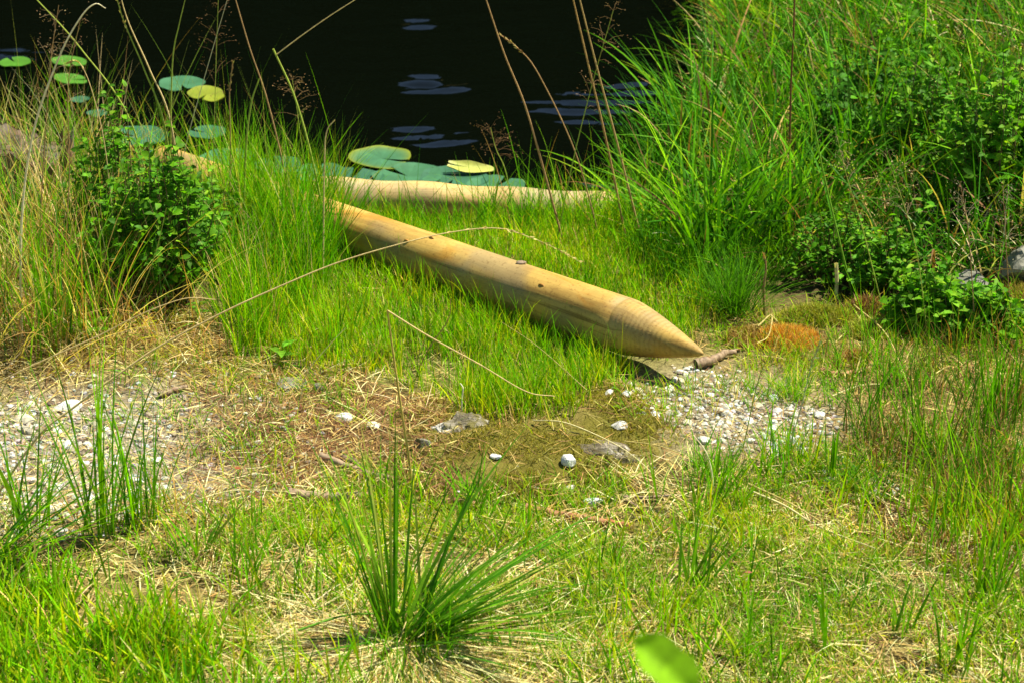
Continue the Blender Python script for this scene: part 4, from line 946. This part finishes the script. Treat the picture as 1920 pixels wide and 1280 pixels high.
stalk([(900, 420), (845, 310), (812, 250), (785, 203)], .0018, BR, 'short thin stalk with beaded tip leaning over the pads', 'spike', .5, hcol=BROWN)
stalk([(1060, 470), (1025, 340), (985, 200), (945, 100), (905, -20)], .0036, BR, 'tall brown stalk slanting left over the open water', None, .5)
stalk([(1130, 470), (1080, 290), (1010, 140), (970, 90), (938, 66)], .0022, BR, 'thin brown stalk curving left under the tall one', 'spike', .5, hcol=BROWN)
stalk([(1180, 480), (1140, 280), (1105, 130), (1070, -20)], .0036, (.42, .26, .09), 'left of two stout tan stalks at the water side', None, .6)
stalk([(1210, 480), (1160, 280), (1120, 130), (1082, -20)], .0034, (.46, .32, .12), 'right of two stout tan stalks at the water side', None, .6)
stalk([(1040, 470), (1075, 300), (1110, 160), (1150, 20)], .0020, GT, 'green stalk with airy seed head over the upper water', 'panicle', .4, hcol=BR)
stalk([(970, 460), (950, 330), (930, 280), (920, 240)], .0016, GT, 'short stalk with small dark seed head right of the pads', 'panicle', .5, hcol=BROWN)
stalk([(70, 560), (80, 330), (95, 120), (110, 10)], .0018, BR, 'stalk with wide airy seed head above the stump', 'panicle', .4, hcol=(.4, .28, .14))
stalk([(115, 560), (130, 330), (128, 160), (150, 40)], .0018, BR, 'stalk with airy dark seed head near the raised lily pads', 'panicle', .4, hcol=(.36, .24, .12))
stalk([(395, 480), (400, 300), (405, 120), (410, -20)], .0014, GT, 'thin stalk with hazy seed head at the top edge', 'panicle', .4, hcol=BROWN)
stalk([(600, 470), (570, 300), (556, 200), (548, 150)], .0014, GT, 'fine stalk with loose seed head before the open water', 'panicle', .4, hcol=BR)
stalk([(225, 560), (200, 300), (175, 180), (150, 120), (125, 118)], .0016, TAN, 'drooping straw spike behind the stump', 'spike', .4)
stalk([(1740, 640), (1720, 480), (1690, 370), (1660, 290)], .0016, GT, 'stalk with pale airy seed head left of the upper right leaves', 'panicle', .4, hcol=(.5, .38, .2))
stalk([(1660, 600), (1620, 440), (1590, 340), (1570, 260)], .0016, GT, 'stalk with brownish airy seed head in the right growth', 'panicle', .4, hcol=(.42, .32, .18))
stalk([(1900, 640), (1890, 520), (1885, 430), (1880, 350)], .0016, BR, 'stalk with dark speckled seed head over the boulder', 'panicle', .4, hcol=(.4, .34, .2))
stalk([(1830, 640), (1822, 520), (1815, 430), (1800, 340)], .0016, BR, 'stalk with dark seed head left of the boulder', 'panicle', .4, hcol=(.42, .36, .2))
stalk([(1600, 560), (1545, 330), (1515, 180), (1470, 20)], .0028, (.2, .4, .03), 'long bright green stem rising through the tall right grass', None, .6, leaf=2)
stalk([(1480, 460), (1482, 200), (1488, 60), (1490, -20)], .003, REDB, 'dark red brown dead stem standing in the upper right grass', None, .8)
stalk([(1568, 560), (1569, 530), (1568, 494)], .0055, STRAW_P, 'short pale cut stem standing before the right growth', None, .9)
stalk([(1434, 590), (1432, 545), (1436, 500), (1432, 480)], .004, BR, 'brown feathery dead stem beside the fine round tuft', 'spike', .5, hcol=STRAW_O)
stalk([(1391, 850), (1421, 716), (1440, 670), (1455, 635)], .0014, GT, 'thin green stalk rising from the gravel', None, .5)
stalk([(1470, 870), (1500, 770), (1520, 690), (1538, 640)], .0016, (.55, .6, .3), 'pale green stalk rising at the right of the gravel', 'spike', .5, hcol=(.5, .55, .25))
stalk([(1330, 940), (1336, 900), (1325, 850), (1300, 815)], .0024, PALE, 'bleached bent stem in the grass below the gravel', None, .5)
stalk([(235, 720), (240, 620), (290, 480), (312, 390)], .0016, GT, 'thin blue green stalk leaning before the shrub', None, .5)
stalk([(560, 760), (575, 700), (610, 655), (648, 615)], .0012, STRAW_P, 'fine whitish straw leaning at the lawn corner', None, .6)
stalk([(865, 780), (866, 750), (868, 728), (863, 718)], .0020, (.8, .75, .6), 'short bleached stem standing at the veined rock', None, .7)
stalk([(845, 560), (840, 600), (800, 660), (775, 720)][::-1], .0016, STRAW_O, 'orange brown bent blade standing in the lawn', None, .6)
# straws lying on the ground
def lying(pts, r, tint, label, lift=.012):
    P = np.array([ground(a, b, lift + .01 * math.sin(i * 1.7) ** 2) for i, (a, b) in enumerate(pts)]); path = catmull(P, 8 * len(P))
    V_, F_ = tube(path, np.linspace(r, r * .5, len(path)), 5); o = mesh_obj('straw', V_, F_, M_STRAW, None, np.tile(np.array(tint), (len(V_), 1)), True, path[0]); meta(o, label, 'straw')
lying([(1000, 796), (1060, 808), (1139, 834), (1190, 872), (1240, 914)], .0018, STRAW_P, 'long pale straw lying over the moss and dark ledge')
lying([(1170, 835), (1230, 850), (1300, 862), (1390, 850)], .0014, STRAW, 'thin straw lying between the ledge and the gravel')
lying([(1407, 935), (1470, 970), (1540, 1005), (1640, 1050)], .0030, STRAW_P, 'thick pale straw lying in the lower right grass', .02)
lying([(1400, 925), (1480, 970), (1560, 1012)], .0024, STRAW, 'tan straw lying along the thick pale one', .026)
lying([(1600, 592), (1660, 655), (1700, 740), (1740, 850)], .0022, STRAW, 'long straw lying downhill before the right hand shrub', .03)
lying([(1560, 750), (1610, 738), (1655, 728)], .0024, STRAW_P, 'short pale straw right of the gravel')
lying([(1420, 632), (1445, 618), (1440, 650), (1418, 670)], .0026, STRAW, 'kinked tan straw beside the orange moss', .03)
lying([(0, 650), (120, 612), (240, 585), (330, 590)], .0018, STRAW, 'straw lying in the dry grass at the left edge', .04)
lying([(370, 945), (440, 935), (540, 930)], .0018, STRAW_P, 'straw lying on the ground left of the thick grey stick')
lying([(1180, 1235), (1330, 1240), (1480, 1270)], .002, STRAW, 'straw lying along the bottom edge right of the near leaf')
lying([(560, 1205), (650, 1185), (735, 1175)], .0026, (.12, .3, .02), 'fallen green blade left of the sedge foot', .03)
lying([(940, 645), (1010, 700), (1100, 775)][::-1], .0012, STRAW, 'fine straw lying in the lawn under the broken stalk', .06)

# ================================================================== SHRUBS AND LEAVES
def shrub(px, py, Rx, Ry, H, n, leaf, cols, wts, label, name='leafy_shrub', lift=.0, up=.3, cat='shrub', per=14, lean=(0, 0)):
    b = ground(px, py); e = empty(name, b); meta(e, label, cat)
    stems = Pile(); lv = Pile()
    for k in range(n):
        a = rng.uniform(0, 6.28); q = math.sqrt(rng.random()); u = rng.uniform(.25, 1) * (1 if rng.random() < .85 else rng.uniform(1.1, 1.4))
        rr = math.sqrt(max(.08, 1 - (min(u, 1) * .95) ** 2.2))
        end = b + np.array([Rx * q * rr * math.cos(a) + lean[0] * u, Ry * q * rr * math.sin(a) + lean[1] * u, lift + H * u])
        st_ = b + np.array([Rx * .35 * q * math.cos(a), Ry * .35 * q * math.sin(a), -.01]); mid = st_ * .45 + end * .55 + np.array([0, 0, H * .08]) + rng.normal(0, .015, 3)
        path = catmull([st_, mid, end], 9); Vt, Ft = tube(path, np.linspace(.0022, .0007, 9), 4, False); stems.add(Vt, Ft, pal(1, [(.16, .12, .05), (.12, .16, .03)])[0])
        m = per; t = rng.uniform(.3, 1.0, m); i = (t * 8).astype(int).clip(0, 7); f = (t * 8 - i)[:, None]; P = path[i] * (1 - f) + path[i + 1] * f
        T = rng.normal(0, 1, (m, 3)); T[:, 2] = T[:, 2] * .35 + up; Nn = np.tile([0, -.25, 1.], (m, 1)) + rng.normal(0, .45, (m, 3))
        ln = rng.uniform(.6, 1.15, m) * leaf
        lv.add(*leaves(P, T, Nn, ln, ln * rng.uniform(.5, .7, m), pal(m, cols, wts, .16)))
    stems.obj('stems', M_STRAW, e); meta(lv.obj('foliage', M_LEAF, e), kind='stuff')
    return e
LFC = [(.10, .28, .008), (.14, .36, .01), (.06, .19, .008), (.22, .40, .015)]
shrub(300, 565, .235, .18, .34, 210, .026, LFC, [4, 3, 3, 1], 'rounded bushy shrub with small bright leaves at the left', per=13, lift=.05)
shrub(225, 510, .15, .15, .38, 90, .024, LFC, [4, 3, 3, 1], 'taller shrub top with pale young leaves beside the stump', per=14, lift=.05)
shrub(1745, 620, .17, .13, .16, 130, .026, LFC, [3, 4, 2, 2], 'bright leafy shrub on the right with upright sprigs', per=13)
shrub(1845, 632, .13, .11, .13, 90, .026, LFC, [3, 4, 2, 2], 'low leafy shrub at the right edge before the boulder', per=13)
shrub(1650, 545, .16, .12, .17, 90, .022, LFC, [4, 3, 3, 1], 'small leaved shrub under the tall right grass', per=13)
shrub(1560, 520, .18, .14, .20, 70, .02, LFC, [4, 2, 4, 1], 'dark small leaved plant behind the pale cut stem', per=13)
shrub(1880, 400, .26, .25, .42, 170, .032, LFC, [3, 4, 2, 2], 'large leafy bramble in the upper right growth', per=12, lift=.03)
shrub(1720, 330, .22, .22, .34, 110, .026, LFC, [4, 3, 3, 1], 'leafy green weeds amid the tall grass of the right bank', per=12)
shrub(1700, 180, .25, .25, .26, 80, .03, LFC, [4, 3, 3, 1], 'distant leafy weeds near the top of the right bank', per=12)
shrub(400, 500, .15, .16, .24, 75, .024, LFC, [4, 4, 2, 1], 'loose low shrub between the rounded shrub and the grass', per=13, lift=.02)
shrub(1560, 330, .16, .18, .30, 60, .028, [G_DEEP, G_MID, G_DARK], [3, 2, 3], 'dark leafy weeds among broad blades right of the water', per=12)
shrub(1640, 250, .2, .2, .28, 70, .03, [G_DEEP, G_MID, G_DARK], [3, 2, 3], 'deep green leafy weeds below the distant ones', per=12)
def weed(px, py, H, label, leaf=.04, n=7, lean=.2):
    b = ground(px, py); e = empty('young_weed', b); meta(e, label, 'weed')
    path = catmull([b, b + [lean * H * .4, 0, H * .55], b + [lean * H, 0, H]], 12); Vt, Ft = tube(path, np.linspace(.002, .001, 12), 5); mesh_obj('stem', Vt, Ft, M_GRASS, e, np.tile(np.array(G_MID), (len(Vt), 1)))
    for k in range(n):
        i = 4 + int(7 * k / n); a = k * 2.4; T = np.array([[math.cos(a), math.sin(a), .35]]); c = pal(1, [(.12, .32, .016), (.16, .36, .02)])
        V_, F_, K_ = leaves(path[i:i + 1], T, np.array([[0, 0, 1.]]), np.array([leaf]), np.array([leaf * .5]), c); mesh_obj('leaf', V_, F_, M_LEAF, e, K_)
weed(205, 275, .06, 'seedling with round pale leaves on top of the left shrub', .03, 5)
weed(1780, 640, .10, 'sprig with broad leaves at the foot of the right shrub', .045, 7)
weed(1700, 510, .24, 'upright leafy sprig left of the low boulder', .04, 12)
weed(170, 635, .05, 'low broad leaf seedling in the dry grass at left', .05, 5)
weed(370, 600, .05, 'tiny seedling in the shade under the left shrub', .035, 5)
weed(525, 680, .05, 'pale green leaf seedling at the corner of the lawn', .045, 4)
weed(1680, 720, .05, 'little weed with red tipped leaves at the right', .03, 5)
def fallen_leaf(px, py, s, tint, label, lift=.01):
    p = ground(px, py, lift); V_, F_, K_ = leaves(p[None], np.array([[1, .3, .05]]), np.array([[0, -.3, 1.]]), np.array([s]), np.array([s * .6]), np.array([tint])); meta(mesh_obj('fallen_leaf', V_, F_, M_LEAF, None, K_, True, p), label, 'leaf')
fallen_leaf(1714, 531, .02, (.6, .12, .03), 'small orange red leaf among the right sprigs', .06)
fallen_leaf(1695, 640, .015, (.5, .07, .03), 'tiny red leaf below the right shrub', .02)
fallen_leaf(442, 915, .016, (.34, .09, .04), 'small red leaf tip on the left near ground', .05)
fallen_leaf(1395, 1120, .016, (.36, .12, .08), 'pinkish red withered leaf in the lower right grass', .06)
fallen_leaf(1545, 935, .02, (.45, .18, .06), 'rust brown leaf lying before the gravel pocket', .01)
# the leaf close to the camera
def near_leaf():
    c = np.array([0, 0, CAMZ]) + ray(1222, 1222) * 2.05
    b = np.array([c[0] + .02, c[1] - .05, float(height(c[0], c[1] - .05))]); e = empty('broadleaf_shoot', b); meta(e, 'blurred bright green leaf close to the camera at the bottom', 'leaf')
    base = c + np.array([.034, -.004, -.040])
    path = catmull([b, b * .5 + base * .5 + [.05, .0, 0], base], 16); Vt, Ft = tube(path, np.linspace(.005, .0015, 16), 6); mesh_obj('stem', Vt, Ft, M_GRASS, e, np.tile(np.array(G_MID), (len(Vt), 1)))
    d = c - base; T = d / np.linalg.norm(d); S = np.cross(T, [.05, -.55, 1]); S /= np.linalg.norm(S); Nn = np.cross(S, T); Lf = .070
    V_ = []; rows = 13; colsn = 9
    for i in range(rows):
        t = i / (rows - 1); hw = .0235 * (math.sin(math.pi * min(1, t * .93 + .03)) ** .75) * (1 + .15 * math.sin(t * 9)) 
        for j in range(colsn):
            s = -1 + 2 * j / (colsn - 1); V_.append(base + T * Lf * t + S * hw * s + Nn * (.010 * abs(s) - .012 * t * t))
    F_ = [(i * colsn + j, i * colsn + j + 1, (i + 1) * colsn + j + 1, (i + 1) * colsn + j) for i in range(rows - 1) for j in range(colsn - 1)]
    mesh_obj('leaf', V_, F_, M_LEAF, e, np.tile(np.array([.24, .50, .012]), (len(V_), 1)))
near_leaf()
